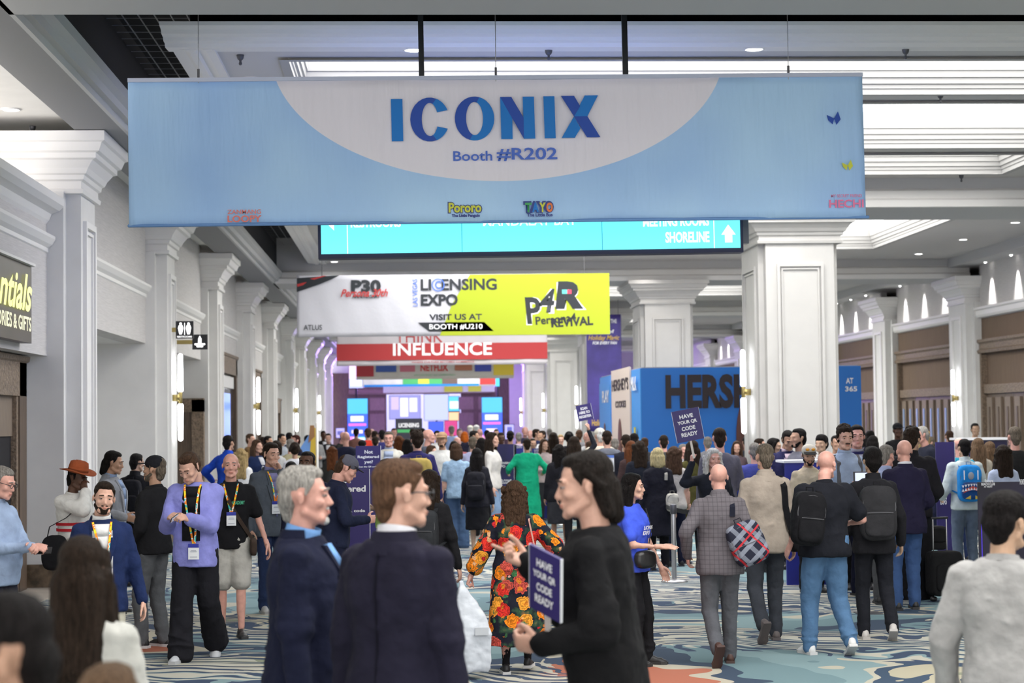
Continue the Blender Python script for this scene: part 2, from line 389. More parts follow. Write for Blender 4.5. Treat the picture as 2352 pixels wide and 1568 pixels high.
# left wall bays
LEDGE = [(-.30, 4.28), (-.02, 4.28), (.02, 4.31), (.02, 4.36), (.07, 4.40), (.11, 4.47), (.11, 4.51), (.03, 4.54), (-.3, 4.54)]
CROWN = [(-.30, 4.68), (.0, 4.68), (.03, 4.72), (.06, 4.80), (.16, 4.84), (.22, 4.90), (.22, 5.0), (.10, 5.05), (-.3, 5.05)]
wl = struct('wall_left', MB().box(-5.1, -5.0, 4, Y1, 0, 2.99), M_wall)
hdr = struct('wall_header', MB().box(-5.1, -4.65, 4, Y1, 2.97, 5.0), M_wallpaper, wl)
struct('crown_moulding', MB().extr([(u - 4.65, z) for u, z in CROWN], 'y', 4, Y1 - .01), M_trim, wl)
struct('ledge_moulding', MB().extr([(u - 4.65, z) for u, z in LEDGE], 'y', 4, Y1 - .01), M_trim, wl)
struct('baseboard_left', MB().box(-5.0, -4.97, 24.17, Y1, 0, .3), M_stone)
for k in range(NP):
    y0 = Y1 + PS * k + 1.48; y1 = Y1 + PS * (k + 1)
    zb = 3.5; xw = -6.2 if k < 2 else -4.72
    w = struct('wall_left', MB().box(-4.95, -4.6, y0, y1, zb, 6.2), M_wallpaper)
    struct('ledge_moulding', MB().extr([(u - 4.6, z) for u, z in LEDGE], 'y', y0, y1), M_trim, w)
    struct('lower_wall', MB().box(xw - .15, xw, y0, y1, 0, zb + .02), M_wall, w)
    if k < 2: struct('alcove_ceiling', MB().box(xw, -4.95, y0, y1, zb, zb + .05), M_wall, w)
    struct('baseboard', MB().box(xw, xw + .03, y0, y1, 0, .3), M_stone, w)
# doors and portals on the left
def portal(n, X, ya, yb, zt, glass=None, wd=.35, m1=M_wood):
    d = struct('door_%d' % n, MB().box(X, X + .05, ya + wd, yb - wd, 0.02, zt - .55), glass or m1)
    for a, bb in ((ya, ya + wd), (yb - wd, yb)): struct('jamb', MB().box(X, X + .14, a, bb, 0, zt), m1, d)
    struct('lintel', MB().rect_loft(X, X + .14, ya, yb, [(zt - .5, 0), (zt - .08, 0), (zt - .06, .03), (zt, .04)]), M_carved, d)
    return d
d = portal(1, -5.0, 18.6, 24.15, 2.95, M_dark, .42)
struct('transom_panel', MB().box(-5.0, -4.93, 19.0, 23.73, 1.95, 2.46), M_woodlt, d)
struct('door_frame', MB().box(-4.98, -4.88, 23.62, 23.73, 0, 2.46), M_carved, d)
M_reflect = mat('lit_glass_door', (0.03, 0.03, 0.09), 0.15, emit=(0.08, 0.16, 0.9), es=0.35)
d = portal(2, -4.70, 44.0, 50.2, 3.85, mat('glass_door_dark', (0.05, 0.045, 0.06), 0.15))
struct('white_panel', MB().box(-4.7, -4.62, 44.6, 49.8, 3.0, 3.3), M_trim, d)
refl = thing('screen_reflection', 'tall screen glowing blue behind the glass of the left portal', 'screen', (-4.60, 47.4, 1.95), R(90))  # glowing panel and frame stand in for a reflection in the glass
obj('reflection_face', MB().box(-.9, .9, -.03, 0, -.9, .9), mat('blue_reflection', (0, 0, 0), .3, emit=(0.10, 0.22, 0.95), es=0.9), refl)
obj('screen_frame', MB().box(-1.0, 1.0, 0, .04, -1.0, 1.0), M_black, refl)
portal(3, -4.70, 52.6, 58.4, 3.7)
portal(4, -4.70, 61.3, 67.2, 2.95); portal(5, -4.70, 70.0, 75.8, 2.95)
# framed doorway facing the camera in the third bay
d = struct('door_6', MB().box(-5.4, -4.75, 41.66, 41.72, 0, 2.35), M_wood)
struct('jamb', MB().box(-4.78, -4.52, 41.55, 41.78, 0, 2.62), M_carved, d); struct('lintel', MB().box(-5.7, -4.52, 41.55, 41.78, 2.35, 2.65), M_carved, d)

# right wall
XW = 15.55
for k in range(-1, 7):
    y0 = 50.3 + PS * k; y1 = y0 + 1.6
    c = struct('pilaster', MB().box(XR, 16.2, y0, y1, .3, 5.15).box(XR + .18, 16.2, y0 - .2, y1 + .2, .3, 5.15), M_wall)
    struct('capital', MB().rect_loft(XR, 16.2, y0, y1, [(5.13 + z * .9, o) for z, o in CAPP]), M_trim, c)
    mb = MB(); frame_on(mb, 'x', XR, y0 + .35, y1 - .35, .6, 4.8, .08, .05)
    struct('panel_moulding', mb, M_trim, c)
    struct('plinth', MB().box(XR - .05, 16.2, y0 - .05, y1 + .05, 0, .3), M_stone, c)
    if k < 0: continue
    a, e = y1 - PS + .2, y0 - .2                          # bay in front of this pilaster
    w = struct('wall_right', MB().box(XW, XW + .2, a, e, 4.7, 6.3), M_wallpaper)
    struct('ledge_moulding', MB().extr([(XW + .1, 4.72), (XW - .1, 4.72), (XW - .14, 4.78), (XW - .14, 4.9), (XW - .2, 4.93), (XW - .2, 4.99), (XW + .1, 4.99)], 'y', a, e), M_trim, w)
    struct('brown_panel', MB().box(XW + .02, XW + .2, a, e, 4.1, 4.74), M_ribbed, w)
    struct('wood_frieze', MB().extr([(XW + .2, 3.75), (XW - .1, 3.75), (XW - .12, 3.82), (XW - .06, 3.86), (XW - .06, 4.0), (XW - .12, 4.05), (XW - .12, 4.12), (XW + .2, 4.12)], 'y', a, e), M_carved, w)
    struct('brown_panel', MB().box(XW + .1, XW + .2, a + .4, e - .1, 2.85, 3.76), M_ribbed, w)
    struct('carved_rail', MB().box(XW, XW + .2, a + .35, e - .1, 2.66, 2.9), M_carved, w)
    for s0, s1 in ((a, a + .4), (e - .15, e)): struct('jamb', MB().box(XW - .05, XW + .2, s0, s1, 0, 3.76), M_carved, w)
    nd = 4; wd = (e - a - .55) / nd
    for q in range(nd):
        u = a + .4 + wd * q
        dr = struct('door', MB().box(XW + .08, XW + .16, u + .01, u + wd - .01, .02, 2.66), M_wood, w)
        for z in (.25, .75):
            yy = u + wd * z
            mb = MB().box(XW + .02, XW + .09, yy - .22, yy + .22, .3, 2.55); struct('door_panel', mb, M_woodlt, dr)
            struct('door_slot', MB().box(XW + .0, XW + .03, yy - .07, yy + .07, .5, 2.3), mat('pale_blue_glass', (0.25, 0.36, 0.6), .2) if k == 1 else M_wood, dr)
wr = struct('wall_right', MB().box(16.2, 16.4, -12, YE, 0, 7.2), M_wall)

# spot lamps washing the right wall
n = 0
for k in range(0, 6):
    y1b = 50.3 + PS * k - .2; y0b = y1b - (PS - 2.0)
    for q in (.2, .52, .84):
        y = y0b + (y1b - y0b) * q
        if XR * F / y > 1415: continue
        n += 1
        px = 940 + F * XW / y
        o = thing('wall_washer', 'small spotlight throwing a white cone on the right wall, number %s along the row' % ('one two three four five six seven eight nine ten eleven twelve thirteen fourteen fifteen sixteen seventeen eighteen'.split()[n - 1]), 'spotlight', (XW - .17, y, 6.2), group='spotlights along the right wall')
        obj('housing', MB().cap((0, 0, 0), (0, 0, .12), .05, .05), M_grey, o, True)
        obj('lens', MB().cap((0, 0, -.045), (0, 0, -.03), .035, .035), M_lamp, o, True)
        ld = bpy.data.lights.new('spot', 'SPOT'); ld.energy = 200; ld.spot_size = R(44); ld.spot_blend = 0.6; ld.shadow_soft_size = .03
        lo = bpy.data.objects.new('light', ld); COL.objects.link(lo); lo.parent = o; lo.location = (-.02, 0, -.10)
        lo.rotation_euler = Vector((.10, 0, -1)).to_track_quat('-Z', 'Y').to_euler()
# end wall
struct('wall_far', MB().box(-9, 6.4, YE + .6, YE + .8, 5.0, 7.2), mat('lilac_lit_wall', (0.6, 0.58, 0.66), .7))
struct('wall_far', MB().box(6.0, 16.4, YE, YE + .2, 0, 7.2), M_wall)
pw = struct('door_7', MB().box(-4.6, -1.35, YE + .2, YE + .5, 0, 5.05).box(3.1, 6.2, YE + .2, YE + .5, 0, 5.05).box(-1.35, 3.1, YE + .2, YE + .5, 3.75, 5.05), M_wood)
struct('lintel', MB().extr([(YE + .2, 3.75), (YE, 3.75), (YE - .05, 3.85), (YE + .05, 3.95), (YE + .05, 4.05), (YE - .05, 4.15), (YE + .2, 4.2)], 'x', -3.6, 4.9), M_woodlt, pw)
for x in (-3.0, -1.9, 3.4, 4.6):
    struct('door_panel', MB().box(x - .45, x + .45, YE + .14, YE + .2, 1.3, 2.6), M_woodlt, pw); struct('door_panel', MB().box(x - .45, x + .45, YE + .14, YE + .2, 2.8, 3.55), M_woodlt, pw)
# the show floor seen through the far doors
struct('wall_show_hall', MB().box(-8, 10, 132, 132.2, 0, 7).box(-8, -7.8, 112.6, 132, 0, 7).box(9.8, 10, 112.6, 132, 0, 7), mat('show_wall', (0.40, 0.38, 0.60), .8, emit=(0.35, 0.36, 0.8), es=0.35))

FILL_W = 60
# ceiling: beams, soffits with coffers, open black strip
for k in range(-3, 5):
    y0 = YC + 17.4 * k; y1 = y0 + CD
    if k == -1: y0, y1 = 15.3, 17.35
    c = struct('ceiling_beam', MB().box(-3.65, 15.5, y0, y1, ZB, 7.2), M_beam)
    struct('beam_moulding', MB().extr([(y0, ZB), (y0 - .12, ZB), (y0 - .14, ZB + .12), (y0 - .08, ZB + .16), (y0 - .06, ZB + .30), (y0, ZB + .34)], 'x', -3.65, 15.5), M_trim, c)
    for q in range(4):  # added fill spots without fixtures, brightening the hall
        ld = bpy.data.lights.new('fill_spot', 'SPOT'); ld.energy = FILL_W; ld.spot_size = R(125); ld.spot_blend = 1.0; ld.shadow_soft_size = .12; ld.color = (1.0, .96, .92)
        lo = bpy.data.objects.new('fill_lamp', ld); COL.objects.link(lo); lo.location = (-1.8 + 4.1 * q, y0 - .9, ZS - .05); lo['kind'] = 'helper'
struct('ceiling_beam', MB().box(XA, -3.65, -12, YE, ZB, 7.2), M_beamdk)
struct('ceiling_left', MB().box(-9, XA, -12, YE, 6.03, 6.2), M_wall)
struct('ceiling_beam', MB().box(14.9, 16.4, -12, YE, 6.15, 7.2), M_beam)
struct('trim_2', MB().extr([(-3.65, ZB), (-3.60, ZB), (-3.58, ZB + .06), (-3.50, ZB + .06), (-3.48, ZB + .14), (-3.40, ZB + .18), (-3.40, ZB + .3), (-3.65, ZB + .3)], 'y', -12, YE), M_beam)
struct('trim_3', MB().box(-3.66, -3.55, -12, YE, ZB + .3, 7.12), M_dark)
struct('ceiling', MB().box(-3.7, 16.4, -12, YE, 7.1, 7.3), M_dark)
def pane(x0, x1, y0, y1): struct('luminous_panel', MB().box(x0, x1, y0, y1, 6.93, 6.97), M_panel, CE)
CX0, CX1 = -1.4, 10.6
for k in range(-2, 6):
    ya = YC + 17.4 * (k - 1) + CD; yb = YC + 17.4 * k
    if k == 0: ya = 21.6
    if k == -1: yb = 15.3
    if k == 5: yb = YE + .6
    ops = [(yb - 11.3, yb - 8.95), (yb - 8.2, yb - 4.0), (yb - 3.2, yb - .8)] if k < 1 else [(yb - 12.5, yb - 3.7)]
    CX1 = 10.6 if k < 1 else 11.9
    if k == 5: ops = []
    mb = MB(); e = ya
    for a, q in ops: mb.box(CX0, CX1, e, a, ZS, 6.6); e = q
    mb.box(CX0, CX1, e, yb, ZS, 6.6); mb.box(-2.55, CX0, ya, yb, ZS, 6.6); mb.box(CX1, 15, ya, yb, ZS, 6.6)
    CE = struct('ceiling_soffit', mb, M_ceil)
    for a, q in ops:
        rs = []
        for z, o in ((ZS - .04, .10), (ZS - .04, -.012), (ZS + .03, -.012), (ZS + .04, -.03), (ZS + .09, -.03), (ZS + .10, -.06), (ZS + .17, -.065), (ZS + .18, -.09), (ZS + .26, -.10), (ZS + .27, -.12), (ZS + .56, -.12)):
            rs.append([(CX0 - o * 1.0, a - o, z), (CX1 + o, a - o, z), (CX1 + o, q + o, z), (CX0 - o, q + o, z)])
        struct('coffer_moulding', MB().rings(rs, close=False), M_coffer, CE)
        pane(CX0, CX1, a, q)
    if k == 0:
        struct('panel_edge_mask', MB().box(-2.5, 15, 21.75, 21.8, 6.6, 7.1), M_dark, CE)  # dark sheet added to hide the lit panel edge over the cornice
        struct('cornice', MB().extr([(21.8, ZS), (21.45, ZS - .02), (21.42, ZS + .02), (21.30, ZS + .025), (21.27, ZS + .06), (21.12, ZS + .07), (21.08, ZS + .11), (20.95, ZS + .13), (20.93, ZS + .17), (21.8, ZS + .2)], 'x', -2.75, 15), M_trim, CE)
    struct('edge_moulding', MB().extr([(-2.55, ZS + .1), (-2.7, ZS + .1), (-2.7, ZS), (-2.55, ZS - .02), (-2.5, ZS - .04), (-2.42, ZS - .04), (-2.4, ZS), (-2.3, ZS - .03), (-2.2, ZS - .03), (-2.18, ZS + .1)], 'y', ya, yb), M_trim, CE)
# wires of the open ceiling
cw = struct('ceiling_grid', MB().box(-3.4, -2.55, 33.4, 33.45, 6.4, 6.45), M_wire)
for i in range(5): struct('grid_runner', MB().box(-3.35 + .19 * i, -3.338 + .19 * i, 17.4, YE, 6.9, 6.912), M_wire, cw)
mb = MB()
for i in range(110): mb.box(-3.55, -2.5, 17.5 + .4 * i, 17.51 + .4 * i, 6.9, 6.906)
o = struct('grid_wires', mb, M_wire, cw); o['kind'] = 'stuff'

# downlights and sprinklers
for px, py, Y, z, lab in ((577, 180, 23.9, ZS, 'round recessed downlight just above the left part of the big banner'), (950, 113, 21.95, ZS, 'round recessed downlight beside the left hanging pole'), (1732, 111, 21.95, ZS, 'round recessed downlight over the right part of the big banner'), (25, 250, 24.1, 6.03, 'round recessed downlight in the low white ceiling at upper left'), (768, 600, 51.0, ZS, 'round recessed downlight under the left end of the cyan screen'), (2212, 549, 44, ZS, 'recessed downlight beside the right coffer, second from the frame edge'), (2110, 582, 48, ZS, 'recessed downlight beside the right coffer, third from the frame edge'), (2332, 510, 40.5, ZS, 'recessed downlight beside the right coffer, at the frame edge')):
    d = proj_ray(px, py); t = (z - CAMZ) / d.z; p = Vector((d.x * t, d.y * t, z))
    o = thing('downlight', lab, 'downlight', (p.x, p.y, z), group='recessed downlights')
    r = .125
    th = np.linspace(0, 2 * math.pi, 24, endpoint=False)
    ring = lambda rr, zz: [(rr * math.cos(t), rr * math.sin(t), zz) for t in th]
    obj('trim_ring', MB().rings([ring(r, .0), ring(r, -.015), ring(r - .02, -.02), ring(r - .025, 0)], close=False), M_trim, o, True)
    obj('diffuser', MB().rings([ring(r - .02, -.004), ring(r - .02, -.012)]), M_lamp, o)
for px, py, z, lab in ((552, 126, ZS, 'metal ceiling sprinkler above the left end of the big banner'), (1260, 114, ZS, 'metal ceiling sprinkler between the two hanging poles'), (2080, 112, ZS, 'metal ceiling sprinkler near the upper right corner'), (2160, 215, ZS, 'metal ceiling sprinkler just right of the big banner'), (75, 290, 6.03, 'small sprinkler in the low white ceiling at upper left'), (2208, 402, ZS, 'small sprinkler on the soffit below the third coffer')):
    d = proj_ray(px, py); t = (z - CAMZ) / d.z
    o = thing('sprinkler', lab, 'sprinkler', (d.x * t, d.y * t, z), group='ceiling sprinklers')
    obj('escutcheon', MB().cap((0, 0, 0), (0, 0, -.03), .05, .04), M_grey, o, True)
    obj('nozzle', MB().cap((0, 0, -.04), (0, 0, -.09), .022, .012).cap((0, 0, -.10), (0, 0, -.105), .02, .02), M_grey, o, True)
# sconces
def sconce(x, y, lab, z0=1.8, z1=3.3, dx=1):
    o = thing('wall_sconce', lab, 'wall light', (x, y, z0), group='tall tube wall lights')
    h = z1 - z0
    obj('lamp_tube', MB().cap((0, 0, 0.02), (0, 0, h * .40), .045, .055), M_sconce, o, True)
    obj('lamp_tube', MB().cap((0, 0, h * .60), (0, 0, h), .055, .045), M_sconce, o, True)
    obj('brass_sleeve', MB().cap((0, 0, h * .42), (0, 0, h * .58), .035, .035).box(min(0, dx * .14), max(0, dx * .14), -.03, .03, h * .46, h * .54), M_brass, o, True)
ordn = 'nearest second third fourth fifth'.split()
for k in range(5): sconce(XB - .16, YC + 17.4 * k + CD / 2, '%s tall tube light on the row of white columns' % ordn[k])
for k in range(4): sconce(XA + .16, Y1 + PS * (1 + 2 * k) + .74, '%s tall tube light on the left pilasters' % ordn[k], dx=-1)
sconce(XR - .16, 50.3 + .8, 'tall tube light on the pilaster of the right wall')

# purple light spilled by the show screens at the far end
ld = bpy.data.lights.new('show_light', 'AREA'); ld.energy = 2000; ld.color = (0.45, 0.25, 1.0); ld.shape = 'RECTANGLE'; ld.size = 7; ld.size_y = 1.2
lo = bpy.data.objects.new('show_light', ld); COL.objects.link(lo); lo.location = (1, YE - 1.0, 4.6); lo.rotation_euler = (R(82), 0, R(180)); lo['kind'] = 'helper'
# ------------------------------------------------------------------ hanging banners and signs
def wavy(amp, f1=1.7, f2=5.3):
    return lambda x, z: amp * (np.sin(x * f1 + z * 1.1) + .5 * np.sin(x * f2 - z * 2.0) + .25 * np.sin(x * 11.0 + z * 4))
def banner(lab, px0, px1, pyt, pyb, Y, m, amp=.012, th=.006, name='hanging_banner', cat='banner'):
    p0 = at(px0, (pyt + pyb) / 2, Y); p1 = at(px1, (pyt + pyb) / 2, Y)
    zc = at((px0 + px1) / 2, pyt, Y).z; zb = at((px0 + px1) / 2, pyb, Y).z
    w = p1.x - p0.x; h = zc - zb; S = w / (px1 - px0)
    t = thing(name, lab, cat, ((p0.x + p1.x) / 2, Y, (zc + zb) / 2))
    fn = wavy(amp)
    nx, nz = 96, 14; mb = MB()
    xs = np.linspace(-w / 2, w / 2, nx); zs = np.linspace(-h / 2, h / 2, nz)
    V = []; Fc = []
    for s in (0, 1):
        for z in zs:
            for x in xs: V.append((x, float(fn(x, z)) + s * th, z))
    for s in (0, 1):
        for i in range(nz - 1):
            for j in range(nx - 1):
                a = s * nx * nz + i * nx + j; q = (a, a + 1, a + nx + 1, a + nx)
                Fc.append(q if s == 0 else q[::-1])
    e = nx * nz
    for j in range(nx - 1): Fc.append((j, j + e, j + 1 + e, j + 1)); a = (nz - 1) * nx + j; Fc.append((a, a + 1, a + 1 + e, a + e))
    for i in range(nz - 1): a = i * nx; Fc.append((a, a + nx, a + nx + e, a + e)); a += nx - 1; Fc.append((a, a + e, a + nx + e, a + nx))
    obj('cloth', mb.add(V, Fc), m, t, True)
    if Y > 20:
        for q in (-.42, .42): obj('hanging_cable', MB().cap((w * q, th / 2, h / 2 - .02), (w * q, th / 2, 7.08 - (zc + zb) / 2), .008, .008, n=6), M_grey, t)
    sx = lambda px: (px - (px0 + px1) / 2) * S
    sz = lambda py: ((pyt + pyb) / 2 - py) * (h / (pyb - pyt))
    def rect(x0, y0, x1, y1, mm, nm='printed_patch', y=-.006): obj(nm, MB().poly([(sx(x0), sz(y1)), (sx(x1), sz(y1)), (sx(x1), sz(y0)), (sx(x0), sz(y0))], y - amp * 1.76, th=.002), mm, t)
    def poly(P, mm, nm='printed_patch', y=-.006): obj(nm, MB().poly([(sx(a), sz(b)) for a, b in P], y - amp * 1.76, th=.002), mm, t)
    def tx(body, x0, y0, x1, y1, mm, bold=.02, nm='lettering', y=-.008, rot=0, shear=0): text(body, sx(x0), sz(y1), sx(x1) - sx(x0), sz(y0) - sz(y1), mm, t, y - amp * 1.76, nm, bold, None, rot, shear)
    return t, sx, sz, rect, poly, tx, w, h, fn
# --- large banner
m, nt, b = nodes_mat('big_banner_print'); L = nt.links.new
b.inputs['Roughness'].default_value = .7
tc = nt.nodes.new('ShaderNodeTexCoord'); sp = nt.nodes.new('ShaderNodeSeparateXYZ'); L(tc.outputs['Object'], sp.inputs[0])
YB = 19.0; SB = YB / F
def mth(op, a, bq, c=None):
    n = nt.nodes.new('ShaderNodeMath'); n.operation = op
    for i, q in enumerate((a, bq, c)):
        if q is None: continue
        if isinstance(q, (int, float)): n.inputs[i].default_value = q
        else: L(q, n.inputs[i])
    return n.outputs[0]
ex = mth('DIVIDE', sp.outputs[0], 525 * SB); ez = mth('DIVIDE', mth('SUBTRACT', sp.outputs[2], 225 * SB), 300 * SB)
inside = mth('LESS_THAN', mth('ADD', mth('MULTIPLY', ex, ex), mth('MULTIPLY', ez, ez)), 1.0)
nz = nt.nodes.new('ShaderNodeTexNoise'); nz.inputs['Scale'].default_value = .55; L(tc.outputs['Object'], nz.inputs['Vector'])
cr = nt.nodes.new('ShaderNodeValToRGB'); cr.color_ramp.elements[0].position = .35; cr.color_ramp.elements[1].position = .65
cr.color_ramp.elements[0].color = (0.33, 0.54, 0.90, 1); cr.color_ramp.elements[1].color = (0.46, 0.70, 0.97, 1); L(nz.outputs['Fac'], cr.inputs[0])
mx = nt.nodes.new('ShaderNodeMix'); mx.data_type = 'RGBA'; L(inside, mx.inputs[0]); L(cr.outputs[0], mx.inputs[6]); mx.inputs[7].default_value = (0.82, 0.80, 0.88, 1)
L(mx.outputs[2], b.inputs['Base Color'])
wv = nt.nodes.new('ShaderNodeTexNoise'); wv.inputs['Scale'].default_value = 2.2; wv.inputs['Detail'].default_value = 3
mp = nt.nodes.new('ShaderNodeMapping'); mp.inputs['Scale'].default_value = (3, 1, .5); L(tc.outputs['Object'], mp.inputs[0]); L(mp.outputs[0], wv.inputs['Vector'])
bp = nt.nodes.new('ShaderNodeBump'); bp.inputs['Strength'].default_value = .5; bp.inputs['Distance'].default_value = .05; L(wv.outputs['Fac'], bp.inputs['Height']); L(bp.outputs[0], b.inputs['Normal'])
t, sx, sz, rect, poly, tx, BW, BH, fn = banner('wide light blue and white cloth banner reading ICONIX Booth R202', 295, 1985, 176, 508, YB, m)
t.rotation_euler = (0, R(-.35), 0)
LB = mat('iconix_light_blue', (0.0, 0.19, 0.62), .6); DB = mat('iconix_dark_blue', (0.012, 0.07, 0.42), .6); MBL = mat('booth_blue', (0.07, 0.16, 0.62), .6)
cx_ = lambda u: 880 + u / 4.2; cy_ = lambda u: 186 + u / 4.2 - 3
def pc(P, mm): poly([(cx_(a), cy_(b_)) for a, b_ in P], mm, 'letter_stroke', -.012 if mm is DB else -.008)
def arc(c, R0, R1, a0, a1, mm, n=14):
    P = [(c[0] + R0[0] * math.cos(R(q)), c[1] - R0[1] * math.sin(R(q))) for q in np.linspace(a0, a1, n)] + [(c[0] + R1[0] * math.cos(R(q)), c[1] - R1[1] * math.sin(R(q))) for q in np.linspace(a1, a0, n)]
    for i in range(n - 1): pc([P[i], P[i + 1], P[2 * n - 2 - i], P[2 * n - 1 - i]], mm)
def arc1(c, R0, R1, a0, a1, mm, n=16):
    mb = MB()
    for i in range(n):
        q0, q1 = a0 + (a1 - a0) * i / n, a0 + (a1 - a0) * (i + 1) / n
        P = [(c[0] + rr[0] * math.cos(R(q)), c[1] - rr[1] * math.sin(R(q))) for rr, q in ((R0, q0), (R0, q1), (R1, q1), (R1, q0))]
        mb.poly([(sx(cx_(a)), sz(cy_(b_))) for a, b_ in P], -.008 - .0211, th=.002)
    obj('letter_stroke', mb, mm, t)
pc([(47, 183), (158, 183), (160, 590), (50, 590)], LB)
arc1((418, 383), (188, 212), (78, 160), 70, 290, DB); arc1((418, 383), (188, 212), (78, 160), 25, 70, LB); arc1((418, 383), (188, 212), (78, 160), 290, 335, LB)
arc1((848, 377), (190, 212), (82, 160), 75, 255, DB); arc1((848, 377), (190, 212), (82, 160), -105, 75, LB)
pc([(1098, 172), (1130, 172), (1212, 320), (1212, 578), (1102, 578)], LB); pc([(1098, 172), (1205, 172), (1320, 372), (1320, 578)], DB); pc([(1315, 170), (1424, 170), (1430, 576), (1320, 576)], LB)
pc([(1515, 168), (1622, 168), (1628, 574), (1521, 574)], LB)
pc([(1685, 167), (1812, 167), (1870, 268), (1808, 366)], DB); pc([(1915, 164), (2045, 163), (1938, 366), (1808, 366)], LB); pc([(1808, 366), (1870, 480), (1812, 572), (1685, 572)], LB); pc([(1808, 366), (1938, 366), (2060, 570), (1930, 570)], DB)
tx('Booth', cx_(637), cy_(690), cx_(1012), cy_(785), MBL, .015); tx('#R202', cx_(1055), cy_(662), cx_(1640), cy_(790), MBL, .02)
CO = mat('coral_print', (0.72, 0.20, 0.18), .6); PK = mat('pink_print', (0.76, 0.20, 0.38), .6); YL = mat('yellow_green_print', (0.62, 0.66, 0.06), .6); IN = mat('indigo_outline', (0.03, 0.05, 0.25), .6); GR = mat('green_print', (0.06, 0.38, 0.12), .6); OR = mat('orange_print', (0.8, 0.2, 0.04), .6)
tx('ZANMANG', 517, 475, 593, 485, CO, .015); tx('LOOPY', 517, 488, 594, 504, CO, .03)
tx('Pororo', 1017, 463, 1096, 490, IN, .09, y=-.0075); tx('Pororo', 1019, 465, 1094, 488, YL, .035, y=-.0095); tx('The Little Penguin', 1026, 491, 1090, 500, IN, .05)
tx('TAYO', 1190, 463, 1260, 491, IN, .09, y=-.0075)
for i, (c_, q) in enumerate((('T', GR), ('A', LB), ('Y', YL), ('O', OR))): tx(c_, 1194 + i * 16.3, 467, 1209 + i * 16.3, 489, q, .05, y=-.0098)
tx('The Little Bus', 1198, 491, 1257, 499, IN, .04)
tx('MY SECRET FRIEND', 1903, 456, 1975, 463, PK, .01); tx('HECHI', 1898, 468, 1979, 487, PK, .03)
for (bx, by, q, s) in ((1915, 280, DB, 1.0), (1944, 389, YL, .8)):
    obj('butterfly_print', MB().poly([(sx(bx), sz(by)), (sx(bx - 17 * s), sz(by - 8 * s)), (sx(bx - 14 * s), sz(by + 4 * s)), (sx(bx - 4 * s), sz(by + 14 * s))], -.028, th=.002).poly([(sx(bx), sz(by)), (sx(bx + 9 * s), sz(by - 16 * s)), (sx(bx + 15 * s), sz(by + 2 * s)), (sx(bx + 5 * s), sz(by + 15 * s))], -.028, th=.002), q, t)
obj('top_hem', MB().box(-BW / 2, BW / 2, -.024, .03, BH / 2 - .03, BH / 2 + .01), mat('hem_cloth', (0.55, 0.6, 0.75), .8), t)
obj('bottom_rod', MB().cap((-BW / 2, 0.01, -BH / 2), (BW / 2 + .02, .01, -BH / 2), .018, .018), mat('hem_blue', (0.15, 0.3, 0.6), .7), t, True)
for i, px in enumerate((456, 1139, 1811)):
    p = at(px, 190 - i * 4, YB)
    o = thing('hanger_wire', 'thin wire holding up the big banner, %s one' % ('left middle right'.split()[i]), 'wire', (p.x, YB, p.z))
    obj('strand', MB().cap((0, 0, 0), (0, 0, 7.0 - p.z), .004, .004, n=6), M_metal, o); obj('clip', MB().box(-.012, .012, -.01, .01, .05, .14), M_grey, o)
# --- cyan wayfinding screen
YD = 20.4
p0 = at(731, 590, YD); p1 = at(1708, 580, YD); zb = p0.z; w = p1.x - p0.x; h = 1.12; S = w / 977
t = thing('wayfinding_screen', 'long cyan electronic sign hung on two poles behind the big banner', 'sign', ((p0.x + p1.x) / 2, YD, zb)); t.rotation_euler = (0, R(-.5), 0)
CY = mat('cyan_screen', (0, 0, 0), .3, emit=(0.12, 0.80, 0.93), es=1.0); WS = mat('white_screen', (0, 0, 0), .3, emit=(1, 1, 1), es=1.0)
obj('housing', MB().rect_loft(-w / 2, w / 2, 0, .22, [(0, 0), (h, 0)]), M_navy, t)
obj('display', MB().box(-w / 2 + .035, w / 2 - .035, -.012, 0, .05, h - .04), CY, t)
obj('rear_display', MB().box(-w / 2 + .035, w / 2 - .035, .22, .232, .05, h - .04), mat('violet_screen', (0, 0, 0), .3, emit=(0.34, 0.42, 1.0), es=4.0), t)
DL = mat('screen_divider', (0, 0, 0), .3, emit=(0.02, 0.25, 0.4), es=1.0)
X = lambda px: (px - 1219.5) * S
Zp = lambda py: (588 - py) * S
for px, q in ((798, WS), (1059, DL), (1381, DL), (1640, WS)): obj('divider', MB().box(X(px) - .004, X(px) + .004, -.016, -.012, .05, h - .05), q, t)
def st(b_, x0, y0, x1, y1, bold=.02, nm='lettering'): text(b_, X(x0), Zp(y1), X(x1) - X(x0), Zp(y0) - Zp(y1), WS, t, -.016, nm, bold)
st('RESTROOMS', 806, 500, 920, 518, .03); st('MANDALAY BAY', 1108, 500, 1323, 519, .01); st('MEETING ROOMS', 1476, 503, 1629, 526, .03); st('SHORELINE', 1527, 539, 1629, 564, .03)
obj('arrow', MB().poly([(X(1665), Zp(565)), (X(1682), Zp(565)), (X(1682), Zp(547)), (X(1690), Zp(547)), (X(1673), Zp(524)), (X(1657), Zp(547)), (X(1665), Zp(547))], -.016), WS, t)
obj('arrow', MB().poly([(X(756), Zp(512)), (X(768), Zp(524)), (X(768), Zp(500))], -.016), WS, t)
for px in (974, 1446):
    obj('hanging_pole', MB().box(X(px) - .03, X(px) + .03, .06, .12, h - .02, 7.05 - zb), M_black, t)
obj('side_bracket', MB().box(w / 2 + .0, w / 2 + .07, .04, .18, .1, h - .1), M_grey, t)
